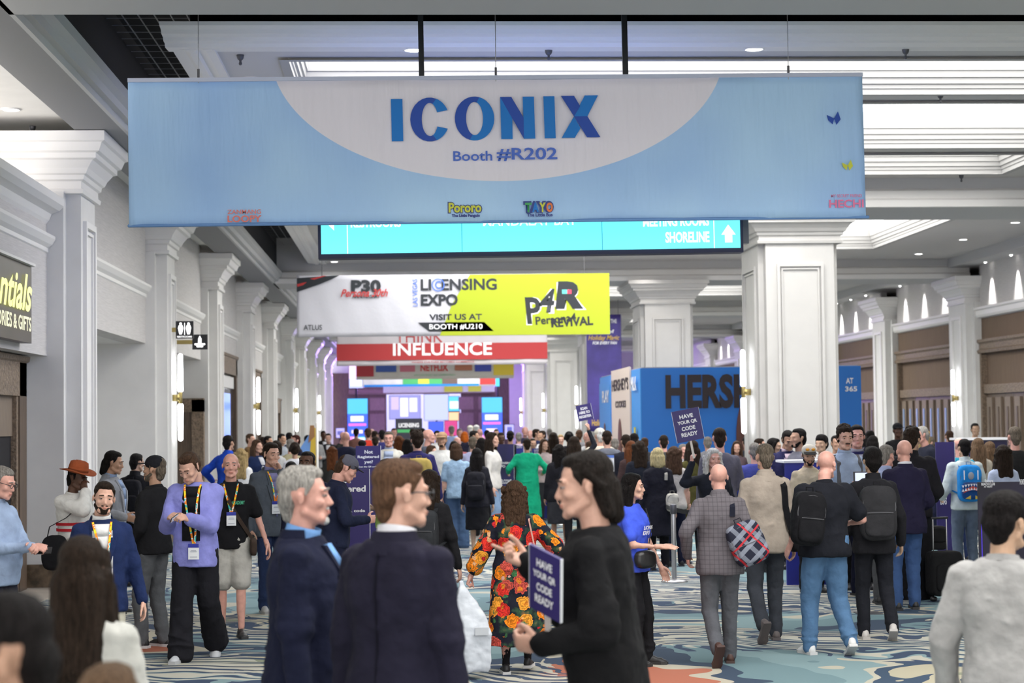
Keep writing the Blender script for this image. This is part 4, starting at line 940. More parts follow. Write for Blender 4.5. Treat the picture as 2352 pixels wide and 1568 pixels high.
HANG = (.255, .03, .84, (.3, -.4, 1.1), 'relax')
FARCACHE = {}
PLACED = []
SKINS = {'fair': (0.56, 0.33, 0.25), 'pink': (0.60, 0.32, 0.26), 'tan': (0.42, 0.245, 0.165), 'asian': (0.50, 0.32, 0.215), 'dark': (0.09, 0.042, 0.026), 'olive': (0.40, 0.245, 0.17)}
H_ = {'black': (0.012, 0.010, 0.010), 'dark': (0.026, 0.017, 0.012), 'brown': (0.075, 0.042, 0.026), 'lbrown': (0.16, 0.10, 0.06), 'blond': (0.42, 0.30, 0.14), 'white': (0.80, 0.76, 0.68), 'grey': (0.26, 0.24, 0.22), 'auburn': (0.13, 0.045, 0.018), 'orange': (0.75, 0.16, 0.02), 'ash': (0.16, 0.13, 0.10), 'silver': (0.40, 0.38, 0.35)}
def person(lab, px, py, s, rot, top, bot, hair, skin='fair', lod=2, fem=False, fat=1.0, belly=0.0, lean=0.0, side=0.0, head=(0, 0, 0), aL=HANG, aR=HANG, feet=None, shoes=(0.015, 0.015, 0.017), hadd=0.0, group=None, extra=None, beard=None, sole=None, knee=None, H=None):
    # px, py: top of the head in the photograph, s: pixels per metre there
    s_ = s; best = None
    for q in range(60):                      # step along the line of sight until nobody stands in the same spot
        s_ = s * (1 + (.006 * ((q + 1) // 2)) * (1 if q % 2 else -1)); Y = F / s_
        p = at(px, py, Y)
        dm = min([math.hypot(p.x - a, (Y - b_)) / g for a, b_, g in PLACED] or [9])
        if 1.50 < p.z - hadd < 1.97 and (best is None or dm > best[0]): best = (dm, s_, p)
        if dm > 1 and 1.5 < p.z - hadd < 1.97: break
    if best is not None: s_, p = best[1], best[2]
    Y = F / s_; Ht = p.z - hadd
    PLACED.append((p.x, Y, .56 if lod == 2 else .62))
    if H: Ht = H
    k = Ht / 1.752
    root = thing('person', lab, 'person', (p.x, Y, 0), R(rot), group)
    root.scale = (k, k, k)
    far = lod >= 2
    VC, VH, VN = ((.0095, .0052, .0046), (.0135, .0072, .0062), (.024, .0115, .012))[lod]
    ttype, tcol = top[0], top[1]; topt = top[2] if len(top) > 2 else {}
    btype, bcol = bot[0], bot[1]
    tkind = topt.get('kind', 'plain')
    key = None
    if far:
        key = (ttype, btype, hair[0], fem, round(fat, 2), str(topt.get('shirt') is not None), round(lean, 2), side, head, aL, aR, beard is not None, hair[2:] if len(hair) > 2 else None)
        if key in FARCACHE:
            for (o, role) in FARCACHE[key]:
                c = o.copy(); COL.objects.link(c); c.parent = last if role == 'sole' else root
                last = c
                FARLINK.append((c, o, role, (skin, tcol, tkind, bcol, hair[1], shoes, topt.get('shirt'), beard)))
            return root
    made = []
    def rolemat(role, a):
        skin_, tcol_, tk_, bcol_, hc_, sh_, shirt_, beard_ = a
        return {'skin': lambda: skin_mat(SKINS[skin_]), 'top': lambda: cloth(tcol_, tk_), 'bot': lambda: cloth(bcol_), 'hair': lambda: hair_mat(H_.get(hc_, hc_) if isinstance(hc_, str) else hc_), 'shoe': lambda: mat('shoe', sh_, .5), 'shirt': lambda: cloth(shirt_), 'beard': lambda: hair_mat(H_[beard_] if isinstance(beard_, str) else (.1, .1, .1))}[role]()
    args = (skin, tcol, tkind, bcol, hair[1], shoes, topt.get('shirt'), beard)
    def part(name, role, layers, m=None):
        o = blob(name, m or rolemat(role, args), root, layers); made.append((o, role)); return o
    # ---- skeleton
    T = Matrix.Translation((0, 0, .95)) @ Matrix.Rotation(R(lean), 4, 'X') @ Matrix.Rotation(R(side), 4, 'Y') @ Matrix.Translation((0, 0, -.95))
    sw = (.163 if not fem else .146) * (1 + (fat - 1) * .5)
    thick = {'tee': .010, 'shirt': .012, 'sweater': .018, 'jacket': .024, 'coat': .028, 'dress': .014, 'hoodie': .024, 'polo': .012}[ttype]
    body_t = Torso(fem, fat, -.004, belly); tt = Torso(fem, fat, thick, belly)
    B = MB(); B.rings([body_t.ring(z) for z in (.86, .95, 1.1, 1.2, 1.3, 1.36)], T)
    G = MB(); SL = []
    hem = {'tee': .84, 'shirt': .84, 'sweater': .86, 'jacket': .79, 'coat': .50, 'dress': .46, 'hoodie': .84, 'polo': .85}[ttype]
    hem = topt.get('hem', hem)
    zs = [hem + (1.0 - hem) * q / 3 for q in range(3)] + [1.0, 1.05, 1.1, 1.15, 1.2, 1.25, 1.3, 1.34, 1.37, 1.39, 1.41, 1.425, 1.44, 1.455, 1.47, 1.48]
    rs = []
    for z in zs:
        g = 0
        if z < .8: g = (.8 - z) * (.10 if ttype == 'dress' else .06)
        if z < .9 and ttype in ('jacket',): g += .008
        r = tt.ring(max(z, .80), grow=g); rs.append([(a, b_, z) for a, b_, _ in r])
    G.rings(rs, T)
    if topt.get('folds', not far):
        for i in range(7):                                # soft folds across the back and the waist
            z0 = rng.uniform(.9, 1.32); x0 = rng.uniform(-.12, .12); dz = rng.uniform(-.10, .10); bk = i % 2 == 0
            pa = (x0 - .07, tt.y(x0 - .07, z0, bk), z0 - dz / 2); pb = (x0 + .07, tt.y(x0 + .07, z0, bk), z0 + dz / 2)
            G.cap(pa, pb, .010, .006, n=8, M=T, flat=.8)
    Hn = {}
    for sd, A in ((1, aL), (-1, aR)):
        S = T @ Vector((sd * sw, .012, 1.392)); A = tuple(A)
        tgt = Vector((sd * A[0], -A[1], A[2])); hint = Vector((sd * A[3][0], -A[3][1], A[3][2]))
        E, Wp = ik(S, tgt, .295, .255, hint)
        fk = 1 + (fat - 1) * .8; fm = .85 if fem else 1
        B.cap(S, E, .046 * fk * fm, .038 * fk * fm); B.cap(E, Wp, .038 * fk * fm, .026 * fm)
        hp = A[4]; roll = A[5] if len(A) > 5 else 0.0; bend = A[6] if len(A) > 6 else None
        if bend: bend = (sd * bend[0], -bend[1], bend[2])
        Hm = hand_frame(E, Wp, sd, roll, bend)
        hb = MB(); hb_ = hand_prims(Hm, sd, hp)
        Hn[sd] = (hb_, Hm, Wp, E)
        a = thick * .7 + .004
        G.cap(T @ Vector((sd * (sw - .07), .014, 1.400)), S, .050 * fm + thick * .5, .050 * fk * fm + thick * .7)
        if ttype in ('tee', 'polo'):
            M_ = S + (E - S) * .72; G.cap(S, M_, .050 * fk * fm + a, .052 * fk * fm + a)
            if topt.get('loose'): G.cap(S, M_, .06 * fk + a, .07 * fk)
        elif ttype == 'dress' and topt.get('sleeve') == 'wide':
            G.cap(S, E, .062 * fk, .075 * fk); G.cap(E, E + (Wp - E) * .65, .07 * fk, .085)
        else:
            lo = topt.get('loose', 0)
            G.cap(S, E, .048 * fk * fm + a + lo, .040 * fk * fm + a + lo); G.cap(E, E + (Wp - E) * .97, .040 * fk * fm + a + lo, .030 * fm + a * .9 + lo * .7)
            if not far:
                for q in (.75, .9): G.cap(S + (E - S) * q + Vector((0, -.01, 0)), S + (E - S) * (q + .02) + Vector((0, .01, .01)), .044 * fk + thick * .9, .044 * fk + thick * .9)
    # ---- legs
    if feet is None: feet = ((.10, .0, .0), (.10, .02, .0))      # (out, forward, lift) for L, R
    P = MB(); fk = 1 + (fat - 1) * .7
    tw = {'pants': .016, 'jeans': .02, 'wide': .04, 'shorts': .028, 'skirt': .02, 'tights': .0, 'none': 0, 'slim': .008}[btype]
    for sd, ft in ((1, feet[0]), (-1, feet[1])):
        Hp = Vector((sd * .088, 0, .90)); An = Vector((sd * ft[0], -ft[1] + .0, .085 + ft[2]))
        kh = Vector((sd * (.13 if knee is None else knee), -1.2, .5))
        K, An = ik(Hp, An, .42, .405, kh)
        B.cap(Hp, K, .075 * fk, .052 * fk); B.cap(K, K + (An - K) * .35, .050 * fk, .052 * fk); B.cap(K + (An - K) * .35, An, .052 * fk, .034)
        if btype in ('pants', 'jeans', 'wide', 'slim'):
            w2 = .030 if btype == 'wide' else 0
            P.cap(Hp, K, .084 * fk + tw * .7, .058 * fk + tw); P.cap(K, An - Vector((0, 0, .02)), .056 * fk + tw, .044 + tw + w2)
            if not far:
                for q in (.2, .75, .9): c_ = K + (An - K) * q; P.ell(c_ + Vector((0, -.01, 0)), (.052 * fk + tw + (w2 * q), .056 * fk + tw + (w2 * q), .016), rot=(rng.uniform(-.3, .3), rng.uniform(-.3, .3), 0))
        elif btype == 'shorts': P.cap(Hp, K + (Hp - K) * .12, .088 * fk + tw, .075 * fk + tw)
        elif btype in ('tights',): P.cap(Hp, K, .08 * fk, .055); P.cap(K, An, .054, .038)
        if far: B.cap(An, (An.x, An.y - .01, .035 + ft[2]), .034, .03); B.cap((An.x, An.y + .02, .034 + ft[2]), (An.x, An.y - .13, .03 + ft[2]), .032, .028)
        # shoe
        tp = ft[3] if len(ft) > 3 else (0.0 if ft[2] < .03 else .9)      # toe-down pitch for a lifted heel
        yaw = ft[4] if len(ft) > 4 else .15
        Ms = Matrix.Translation(An) @ Matrix.Rotation(sd * yaw, 4, 'Z') @ Matrix.Rotation(tp, 4, 'X')
        if not (far and s < 150):
            sh = MB(); sh.cap((0, .035, -.045), (0, -.115, -.055), .038, .036, M=Ms); sh.cap((0, .03, -.02), (0, -.05, -.035), .036, .034, M=Ms); sh.ell((0, -.13, -.060), (.044, .055, .024), M=Ms)
            so = MB().rings([[(x * wq, yq, zq) for x, yq, wq in ((.036, .07, 1), (.042, .02, 1), (.036, -.06, 1), (.048, -.13, 1), (.03, -.185, 1), (-.03, -.185, 1), (-.048, -.13, 1), (-.036, -.06, 1), (-.042, .02, 1), (-.036, .07, 1))] for zq in (-.086, -.060)], Ms)
            sobj = part('shoe', 'shoe', [(sh, .012 if not far else .02, 0, .1, 2)])
            so_o = obj('sole', so, mat('shoe_sole', sole or tuple(min(1, c * .8 + .01) for c in shoes), .6), sobj)
            if far: made.append((so_o, 'sole'))
    if btype != 'none' and btype != 'shorts' or btype == 'shorts':
        pt = Torso(fem, fat, .004 if ttype not in ('dress', 'coat') else -.022, belly * .5); P.rings([[(a, b_, z) for a, b_, _ in pt.ring(max(z, .82))] for z in (.86, .92, .98, 1.03)])
    if btype == 'skirt': P.rings([[(a * q, b_ * q, z) for a, b_, _ in pt.ring(.9)] for z, q in ((.42, 1.12), (.6, 1.1), (.8, 1.05), (1.0, .92))])
    # ---- head
    Nk = T @ Vector((0, .022, 1.485))
    hy, hpch, hr = head
    HM = Matrix.Translation(Nk) @ Matrix.Rotation(R(hy), 4, 'Z') @ Matrix.Rotation(R(hpch), 4, 'X') @ Matrix.Rotation(R(hr), 4, 'Y') @ Matrix.Translation((0, -.024, .152))
    hd = MB(); hd.add(np.concatenate((hp0 := head_prims(fem, lod == 0)).V), hp0.Fc, HM)
    nb = MB(); nb.cap(T @ Vector((0, .03, 1.43)), Nk + Vector((0, -.005, .05)), .062 if not fem else .05, .054 if not fem else .046)
    hands = MB()
    for sd in (1, -1): q = Hn[sd][0]; hands.add(np.concatenate(q.V), q.Fc)
    hd.add(np.concatenate(nb.V), nb.Fc)
    if far:
        al = MB(); al.add(np.concatenate(B.V), B.Fc); al.add(np.concatenate(hd.V), hd.Fc); al.add(np.concatenate(hands.V), hands.Fc)
        part('body', 'skin', [(B, .034, 0, .1, 1), (hd, VH, 0, .1, 1), (hands, VN, 0, .1, 0)])
    else: part('body', 'skin', [(B, .024, 0, .1, 2), (hd, VH, 0, .1, (5, 3)[lod]), (hands, VN, 0, .1, 1)])
    dsp = .0 if far else (.028, .022)[lod]
    o_top = part({'tee': 'tshirt', 'coat': 'coat', 'dress': 'dress', 'sweater': 'sweater', 'jacket': 'jacket', 'shirt': 'shirt', 'hoodie': 'hoodie', 'polo': 'polo_shirt'}[ttype], 'top', [(G, VC, dsp, .11, 2 if far else 3)])
    if btype != 'none': part({'shorts': 'shorts', 'skirt': 'skirt', 'tights': 'leggings'}.get(btype, 'trousers'), 'bot', [(P, VC * 1.1, 0 if far else .018, .08, 2)])
    # shirt front, collar
    if topt.get('shirt') is not None:
        sh = MB()
        for z0, z1, w0, w1 in ((1.0, 1.12, .008, .022), (1.12, 1.24, .022, .040), (1.24, 1.36, .040, .055), (1.36, 1.45, .055, .058)):
            if topt.get('open'): w0 = w1 = .075
            q = []
            for z, w_ in ((z0, w0), (z1, w1)): q.append([(x, tt.y(x, z, off=.012), z) for x in (-w_, -w_ / 2, 0, w_ / 2, w_)] + [(x, tt.y(x, z, off=-.02), z) for x in (w_, 0, -w_)])
            sh.rings(q, T)
        if far: part('shirt_front', 'shirt', [(sh, .012, 0, .1, 0)])
        else: obj('shirt_front', sh, cloth(topt['shirt']), root, True)
    if not far:
        cc = topt.get('collar', topt.get('shirt', tcol))
        if ttype in ('jacket', 'shirt', 'coat', 'polo', 'dress') and cc is not None:
            rr = []
            for z, g in ((1.462, .024), (1.475, .018), (1.505, .012), (1.522, .012), (1.522, .004), (1.49, .004)):
                rr.append([(math.cos(a) * (.058 + g), .022 + math.sin(a) * (.058 + g) - (z - 1.47) * .25, z + (.016 * math.sin(a))) for a in np.linspace(0, 2 * math.pi, 22, endpoint=False)])
            rr.append(rr[0]); obj('collar', MB().rings(rr, T, close=False), cloth(cc), root, True)
        if ttype in ('jacket', 'coat') and topt.get('lapel', True):
            lp = MB()
            for sd in (-1, 1):
                for (z0, z1, i0, o0, i1, o1) in ((1.02, 1.12, .006, .016, .020, .045), (1.12, 1.24, .020, .045, .040, .082), (1.24, 1.33, .040, .082, .054, .106), (1.33, 1.45, .054, .085, .058, .088)):
                    q = [[(sd * x, tt.y(x, z, off=of), z) for x, of in ((a, .017), (b_, .019), (b_, .006), (a, .0))] for z, a, b_ in ((z0, i0, o0), (z1, i1, o1))]
                    lp.rings(q, T)
            nb_ = MB(); rr = []
            for z, g in ((1.43, .050), (1.475, .034), (1.510, .020), (1.512, .012), (1.47, .02), (1.43, .03)):
                rr.append([(math.cos(a) * (.058 + g), .026 + math.sin(a) * (.056 + g), z) for a in np.linspace(R(-25), R(205), 20)])
            for i in range(len(rr) - 1):
                V = rr[i] + rr[i + 1]; n = 20
                nb_.add(V, [(j, j + 1, j + 1 + n, j + n) for j in range(n - 1)], T)
            obj('jacket_collar', nb_, cloth(tcol, tkind), root, True)
            if topt.get('shirt') is not None or topt.get('lapel') == 1: obj('lapels', lp, cloth(tcol, tkind), root)
            if lod == 0:
                obj('back_seam', MB().ribbon([(0, tt.y(0, z, True, .003 if z > .82 else .006), z) for z in (.80, .9, 1.0, 1.1, 1.2, 1.3, 1.4, 1.44)], .005, .006, M=T), cloth(tuple(c * .5 for c in tcol)), root)
                for sd in (-1, 1):
                    z = .92; obj('pocket_flap', MB().rings([[(sd * x, tt.y(x, zz, off=.018), zz) for x in (.075, .11, .15)] + [(sd * x, tt.y(x, zz, off=.008), zz) for x in (.15, .11, .075)] for zz in (z, z + .045)], T), cloth(tcol, tkind), root)
                bt = MB()
                for z in (.96, 1.02): bt.ell((.02, tt.y(.02, z, off=.026), z), (.010, .004, .010), M=T, nu=10, nv=5)
                obj('buttons', bt, M_black, root, True)
                bt = MB()
                for sd in (1, -1):
                    Wp, E = Hn[sd][2], Hn[sd][3]; d_ = (Wp - E).normalized()
                    for q in range(3): bt.ell(Wp - d_ * (.02 + q * .018) + Vector((0, .052, 0)), (.006, .004, .006), nu=8, nv=5)
                obj('cuff_buttons', bt, M_black, root, True)
            for sd in (1, -1):
                Wp, E = Hn[sd][2], Hn[sd][3]; d_ = (Wp - E).normalized()
                if topt.get('shirt'): obj('shirt_cuff', MB().cap(Wp - d_ * .03, Wp + d_ * .004, .036, .035), cloth(topt['shirt']), root, True)
        if ttype in ('tee', 'sweater'):
            rr = []
            for z, g in ((1.468, .022), (1.488, .012), (1.496, .008), (1.49, .0)): rr.append([(math.cos(a) * (.060 + g), .022 + math.sin(a) * (.058 + g) - (z - 1.47) * .2, z + .012 * math.sin(a)) for a in np.linspace(0, 2 * math.pi, 22, endpoint=False)])
            obj('neckband', MB().rings(rr, T, close=False), cloth(tuple(c * .9 for c in tcol)), root, True)
    # hair, face
    st = hair[0]
    if st not in ('bald',):
        base = st if st not in ('cap', 'hat', 'flatcap', 'beanie') else (hair[2] if len(hair) > 2 else 'buzz')
        hp_ = hair_prims(base, fem)
        hg = MB(); hg.add(np.concatenate(hp_.V), hp_.Fc, HM)
        if far:
            for q in (-1, 1): hg.cap((q * .044, -.089, .030), (q * .018, -.094, .030), .0045, .005, n=6, M=HM); hg.ell((q * .031, -.092, .008), (.011, .006, .005), M=HM, nu=8, nv=6)
        vh = VH * (1.0 if not far else 1.0)
        o = part('hair', 'hair', [(hg, vh, ((.012 if st in ('curly_long', 'curly_short', 'wavy') else .005) if lod < 2 else .0), .022, (7, 4, 1)[lod])])
    else:
        hg = MB()
        for q in (-1, 1): hg.cap((q * .044, -.086, .030), (q * .018, -.092, .030), .004, .0045, n=6, M=HM)
        if far: part('eyebrow', 'hair', [(hg, .010, 0, .1, 0)])
    if not far:
        eb = MB()
        for q in (-1, 1):
            e = MB().cap((q * .046, -.082, .030), (q * .018, -.0945, .033), .0038, .0048, n=8, M=HM)
            obj('eyebrow', e, hair_mat(H_.get(hair[1], (.03, .02, .015)) if isinstance(hair[1], str) else (.03, .02, .015)), root, True)
            e = obj('eye', MB().ell((q * .031, -.0765, .007), (.0120, .0120, .0065), M=HM), mat('eye_white', (.30, .26, .25), .4), root, True)
            obj('iris', MB().ell((q * .031, -.0865, .007), (.0062, .0034, .0060), M=HM, nu=12, nv=6), mat('iris', (.03, .022, .018), .2), e, True)
            obj('eyelid', MB().ell((q * .031, -.0760, .0145), (.0155, .0130, .0055), M=HM, rot=(.2, 0, 0)), skin_mat(tuple(c * .86 for c in SKINS[skin])), root, True)
        lp = MB().ell((0, -.0900, -.0585), (.021, .0085, .0042), M=HM).ell((0, -.0885, -.0665), (.018, .0085, .0052), M=HM)
        obj('lips', lp, skin_mat(tuple(a * b_ for a, b_ in zip(SKINS[skin], (.88, .66, .66)))), root, True)
    if beard:
        bd = MB(); full = beard != 'white'
        if full: bd.ell((0, -.033, -.077), (.0545, .0590, .041), M=HM); bd.cap((.050, -.004, -.050), (.031, -.054, -.086), .0235, .0225, M=HM); bd.cap((-.050, -.004, -.050), (-.031, -.054, -.086), .0235, .0225, M=HM)
        ms = MB(); ms.cap((-.024, -.088, -.048), (.024, -.088, -.048), .0065, .0065, M=HM); part('moustache', 'beard', [(ms, VH * .9, .0, .02, 1)])
        bd.ell((0, -.074, -.096), (.025, .020, .019), M=HM)
        part('beard', 'beard', [(bd, VH, .0, .02, 1)])
    if far: FARCACHE[key] = made
    info = dict(root=root, T=T, HM=HM, tt=tt, hand=Hn, k=k, skin=skin, far=far)
    if extra: extra(info)
    return root
FARLINK = []
def finish_far():
    for c, o, role, a in FARLINK:
        c.data = o.data
        if role == 'sole': continue
        skin_, tcol_, tk_, bcol_, hc_, sh_, shirt_, beard_ = a
        mm = {'skin': lambda: skin_mat(SKINS[skin_]), 'top': lambda: cloth(tcol_, tk_), 'bot': lambda: cloth(bcol_), 'hair': lambda: hair_mat(H_.get(hc_, hc_) if isinstance(hc_, str) else hc_), 'shoe': lambda: mat('shoe', sh_, .5), 'shirt': lambda: cloth(shirt_), 'beard': lambda: hair_mat(H_[beard_])}[role]()
        c.material_slots[0].link = 'OBJECT'; c.material_slots[0].material = mm

# ---- things people wear or hold
def hat_cap(i, col, brimc=None, back=False, glasses=None):
    HM = i['HM']; M = HM @ (Matrix.Rotation(R(180), 4, 'Z') if back else Matrix.Identity(4))
    g = MB(); g.ell((0, .012 * (-1 if back else 1), .060), (.088, .102, .078))
    o = blob('cap', cloth(col), i['root'], [((lambda q: (q.add(np.concatenate(g.V), g.Fc, HM), q)[1])(MB()), .009 if not i['far'] else .014, 0, .1, 1)])
    V = []; th = np.linspace(-1.15, 1.15, 13)
    top = [(.078 * math.sin(a), -.078 * math.cos(a) - .0, .062) for a in th]; out = [(.082 * math.sin(a), -.085 - .075 * math.cos(a), .050) for a in th]
    mb = MB(); rs = []
    for a in range(13):
        p, q = top[a], out[a]; rs.append([p, q, (q[0], q[1], q[2] - .006), (p[0], p[1], p[2] - .008)])
    mb.rings(rs, M); b_ = obj('cap_brim', mb, cloth(brimc or col), i['root'])
    if glasses:
        for q in (-1, 1): obj('sunglass_lens', MB().ell((q * .035, -.098, .095), (.024, .010, .017), M=HM), mat('amber_lens', glasses, .15), i['root'], True)
def cowboy_hat(i, col):
    HM = i['HM']; mb = MB(); rs = []
    for r_, z in ((.09, .065), (.13, .060), (.185, .062), (.190, .070), (.13, .070), (.098, .080), (.094, .13), (.085, .175), (.055, .190), (.02, .182)):
        rs.append([(r_ * math.cos(a) * 1.0, .01 + r_ * math.sin(a) * (1.0 if r_ > .1 else 1.1), z + (.030 * abs(math.cos(a)) ** 2.0 if r_ > .12 else 0) - (.018 * abs(math.sin(a)) if z > .17 and abs(math.cos(a)) < .3 else 0)) for a in np.linspace(0, 2 * math.pi, 32, endpoint=False)])
    mb.rings(rs, HM); h = obj('hat', mb, cloth(col), i['root'], True)
    rs = [[((r_) * math.cos(a), .01 + (r_ * 1.08) * math.sin(a), z) for a in np.linspace(0, 2 * math.pi, 32, endpoint=False)] for r_, z in ((.100, .080), (.099, .105), (.090, .105))]
    obj('hat_band', MB().rings(rs, HM), cloth(tuple(c * .5 for c in col)), h, True)
def glasses(i, col=(.02, .02, .025), lens=False):
    HM = i['HM']; g = MB(); w = .0022
    for q in (-1, 1):
        P = [(q * .033 + .022 * math.cos(a), -.104 + .004 * abs(math.cos(a)), .006 + .017 * math.sin(a)) for a in np.linspace(0, 2 * math.pi, 17)]
        for a, b_ in zip(P, P[1:]): g.cap(a, b_, w, w, n=6, M=HM)
        g.cap((q * .056, -.100, .012), (q * .078, -.02, .014), w * 1.2, w * 1.2, n=6, M=HM); g.cap((q * .078, -.02, .014), (q * .078, .012, .002), w * 1.2, w * 1.2, n=6, M=HM)
    g.cap((-.011, -.106, .010), (.011, -.106, .010), w, w, n=6, M=HM)
    o = obj('glasses', g, mat('glasses_frame', col, .3), i['root'], True)
    if lens:
        for q in (-1, 1): obj('lens', MB().ell((q * .033, -.104, .006), (.020, .0025, .016), M=HM), mat('dark_lens', (.02, .015, .012), .1), o, True)
def lanyard(i, z=1.10, dx=0.0, badge=True, col=None):
    T, tt, root = i['T'], i['tt'], i['root']; o_ = .022
    for sd in (-1, 1):
        P = [(sd * .068 + dx * 0, tt.y(.068, 1.46, off=.01), 1.465)] + [(sd * (.062 - .055 * f) + dx * f, tt.y(abs(sd * (.062 - .055 * f) + dx * f), 1.43 - (1.43 - z) * f, off=o_), 1.43 - (1.43 - z) * f) for f in (0, .25, .5, .75, 1)]
        obj('lanyard', MB().ribbon(P, .016, .003, M=T), cloth((0, 0, 0), 'lanyard'), root)
    if badge:
        y = tt.y(dx, z - .05, off=o_ + .012)
        b_ = obj('badge', MB().box(dx - .045, dx + .045, y - .003, y + .002, z - .13, z, M=T), M_paper, root)
        obj('badge_header', MB().box(dx - .045, dx + .045, y - .006, y - .003, z - .032, z, M=T), M_royal, b_)
        obj('badge_print', MB().box(dx - .022, dx + .022, y - .005, y - .003, z - .058, z - .054, M=T).box(dx - .028, dx + .028, y - .005, y - .003, z - .069, z - .064, M=T).box(dx - .03, dx + .03, y - .005, y - .003, z - .112, z - .107, M=T), mat('badge_ink', (.3, .32, .4), .7), b_)
def worn(i, name, lab, cat):      # a thing of its own in the wearer's frame
    r = i['root']; t = thing(name, lab, cat, r.location, r.rotation_euler.z); t.scale = r.scale; return t
def backpack(i, lab, col, w=.15, h=.22, d=.075, z=1.20, dx=0, straps=True, tilt=0, kind='plain', pocketc=None, handle=True, vox=.012):
    T, tt = i['T'], i['tt']; t = worn(i, 'backpack', lab, 'backpack')
    y0 = tt.y(0, z, True, .0) + d * .85
    M = T @ Matrix.Translation((dx, y0, z)) @ Matrix.Rotation(R(tilt), 4, 'Y')
    g = MB(); g.ell((0, 0, 0), (w, d, h), M=M, e=4.5, nu=24, nv=14); g.ell((0, 0, h * .5), (w * .93, d * .9, h * .52), M=M, e=2.8)
    blob('pack_body', cloth(col, kind), t, [(g, vox, .012, .1, 2)])
    pk = MB(); pk.ell((0, d * .85, -h * .38), (w * .82, d * .45, h * .48), M=M, e=4, nu=20, nv=12)
    blob('front_pocket', cloth(pocketc or col, kind), t, [(pk, vox, .006, .1, 1)])
    zp = MB()
    P = [(w * .88 * math.cos(a), d * .80, h * .25 + h * .62 * math.sin(a)) for a in np.linspace(R(-15), R(195), 18)]
    zp.ribbon(P, .008, .006, (0, 1, 0), M=M); obj('zip', zp, M_grey, t)
    obj('pocket_zip', MB().box(-w * .7, w * .7, d * 1.26, d * 1.31, h * .02, h * .045, M=M), M_grey, t)
    if handle: obj('carry_loop', MB().ribbon([(-.03, -d * .2, h), (-.03, -d * .3, h + .035), (.03, -d * .3, h + .035), (.03, -d * .2, h)], .015, .006, (0, 1, 0), M=M), cloth(tuple(c * .6 for c in col)), t)
    if straps:
        for sd in ((-1, 1) if straps is True else (straps,)):
            x = .105; xs = sd * x
            P = [(xs * .8, tt.y(x, 1.30, True, .01), 1.30), (xs * .85, tt.y(x, 1.38, True, .012), 1.38), (xs * .9, .06, 1.475 - .02), (xs * .95, .0, 1.485 - .025), (xs, tt.y(x, 1.40, off=.012), 1.40), (xs * 1.1, tt.y(x * 1.1, 1.30, off=.012), 1.30), (xs * 1.3, tt.y(x * 1.3, 1.18, off=.01), 1.18), (sd * (tt.at(1.1)[0] + .01), .02, 1.10), (sd * .12, tt.y(.12, 1.05, True, .012), 1.06)]
            obj('shoulder_strap', MB().ribbon(P, .045, .012, M=T), cloth(tuple(c * .7 for c in col)), t)
    return t, M
def phone(i, sd, lab='black phone', lit=False):
    Hm = i['hand'][sd][1]; t = worn(i, 'phone', lab, 'phone')
    M = Hm @ Matrix.Translation((.085, 0, -.035))
    obj('phone_body', MB().box(-.06, .07, -.036, .036, -.004, .004, M=M), M_black, t)
    obj('phone_screen', MB().box(-.055, .065, -.032, .032, -.006, -.004, M=M), mat('phone_screen', (.1, .1, .12), .2, emit=(.75, .8, 1), es=.9 if lit else .25), t)
    return t
def text_on(i, body, x0, z0, w, h, m, back=False, off=.022, bold=.03):
    T, tt, root = i['T'], i['tt'], i['root']
    e = bpy.data.objects.new('print', None); COL.objects.link(e); e.parent = root; e.matrix_local = T
    fn = lambda x, z: np.array([tt.y(float(a), float(b_), off=off) for a, b_ in zip(x, z)])
    text(body, x0, z0, w, h, m, e, 0, 'lettering', bold, fn)
# ------------------------------------------------------------------ the people, near to far
BLK = (0.010, 0.010, 0.012); NAVY = (0.010, 0.012, 0.030); DNAVY = (0.014, 0.013, 0.026); CHAR = (0.03, 0.031, 0.036); WHT = (0.66, 0.66, 0.66); JEAN = (0.07, 0.13, 0.24); DJEAN = (0.025, 0.04, 0.10)
GREYT = (0.075, 0.078, 0.085); KHAKI = (0.34, 0.29, 0.21)
def arm(o, f, z, eo=.32, ef=-.3, ez=1.05, pose='relax', roll=0.0, bend=None): return (o, f, z, (eo, ef, ez), pose, roll, bend)
# foreground
for a_, b_ in ((790, 19.8), (830, 19.8), (845, 26), (1157, 38.5), (1240, 39), (1194, 39), (2265, 21.5), (2310, 21.5), (2170, 25.5), (1820, 23.2), (1865, 23.2), (1910, 23.2), (1393, 29), (2230, 34), (2290, 34), (1549, 24.1), (1504, 29), (1425, 33.4), (1298, 37), (1640, 24.4), (728, 45), (2170, 22)):
    PLACED.append((at(a_, 1000, b_).x, b_, .75))
person('dark haired man in the bottom left corner, blurred close to the camera', 62, 1372, 1180, -72, ('tee', BLK), ('pants', BLK), ('quiff', 'black'), 'tan', 0, lean=4, head=(-5, 8, 0), extra=lambda i: None)
person('person with light brown hair, only the blurred top of the head at the bottom edge', 255, 1532, 1180, 170, ('tee', (.3, .25, .2)), ('pants', BLK), ('short', 'lbrown'), 'fair', 1)
person('woman with very long black hair and white blouse, seen from behind at bottom left', 192, 1240, 655, 172, ('shirt', (.44, .44, .41), {'loose': .012}), ('pants', BLK), ('long', 'dark'), 'fair', 0, True, aL=arm(.24, .08, .85), aR=arm(.24, .08, .85))
person('grey haired bearded man in dark navy blazer and light blue shirt, in profile', 703, 1078, 527, 82, ('jacket', NAVY, {'shirt': (.16, .32, .62)}), ('pants', NAVY), ('full', 'silver'), 'pink', 0, fat=1.12, belly=.05, head=(6, -2, 0), aL=arm(.25, .05, .84), aR=arm(.26, .03, .84), beard='white')
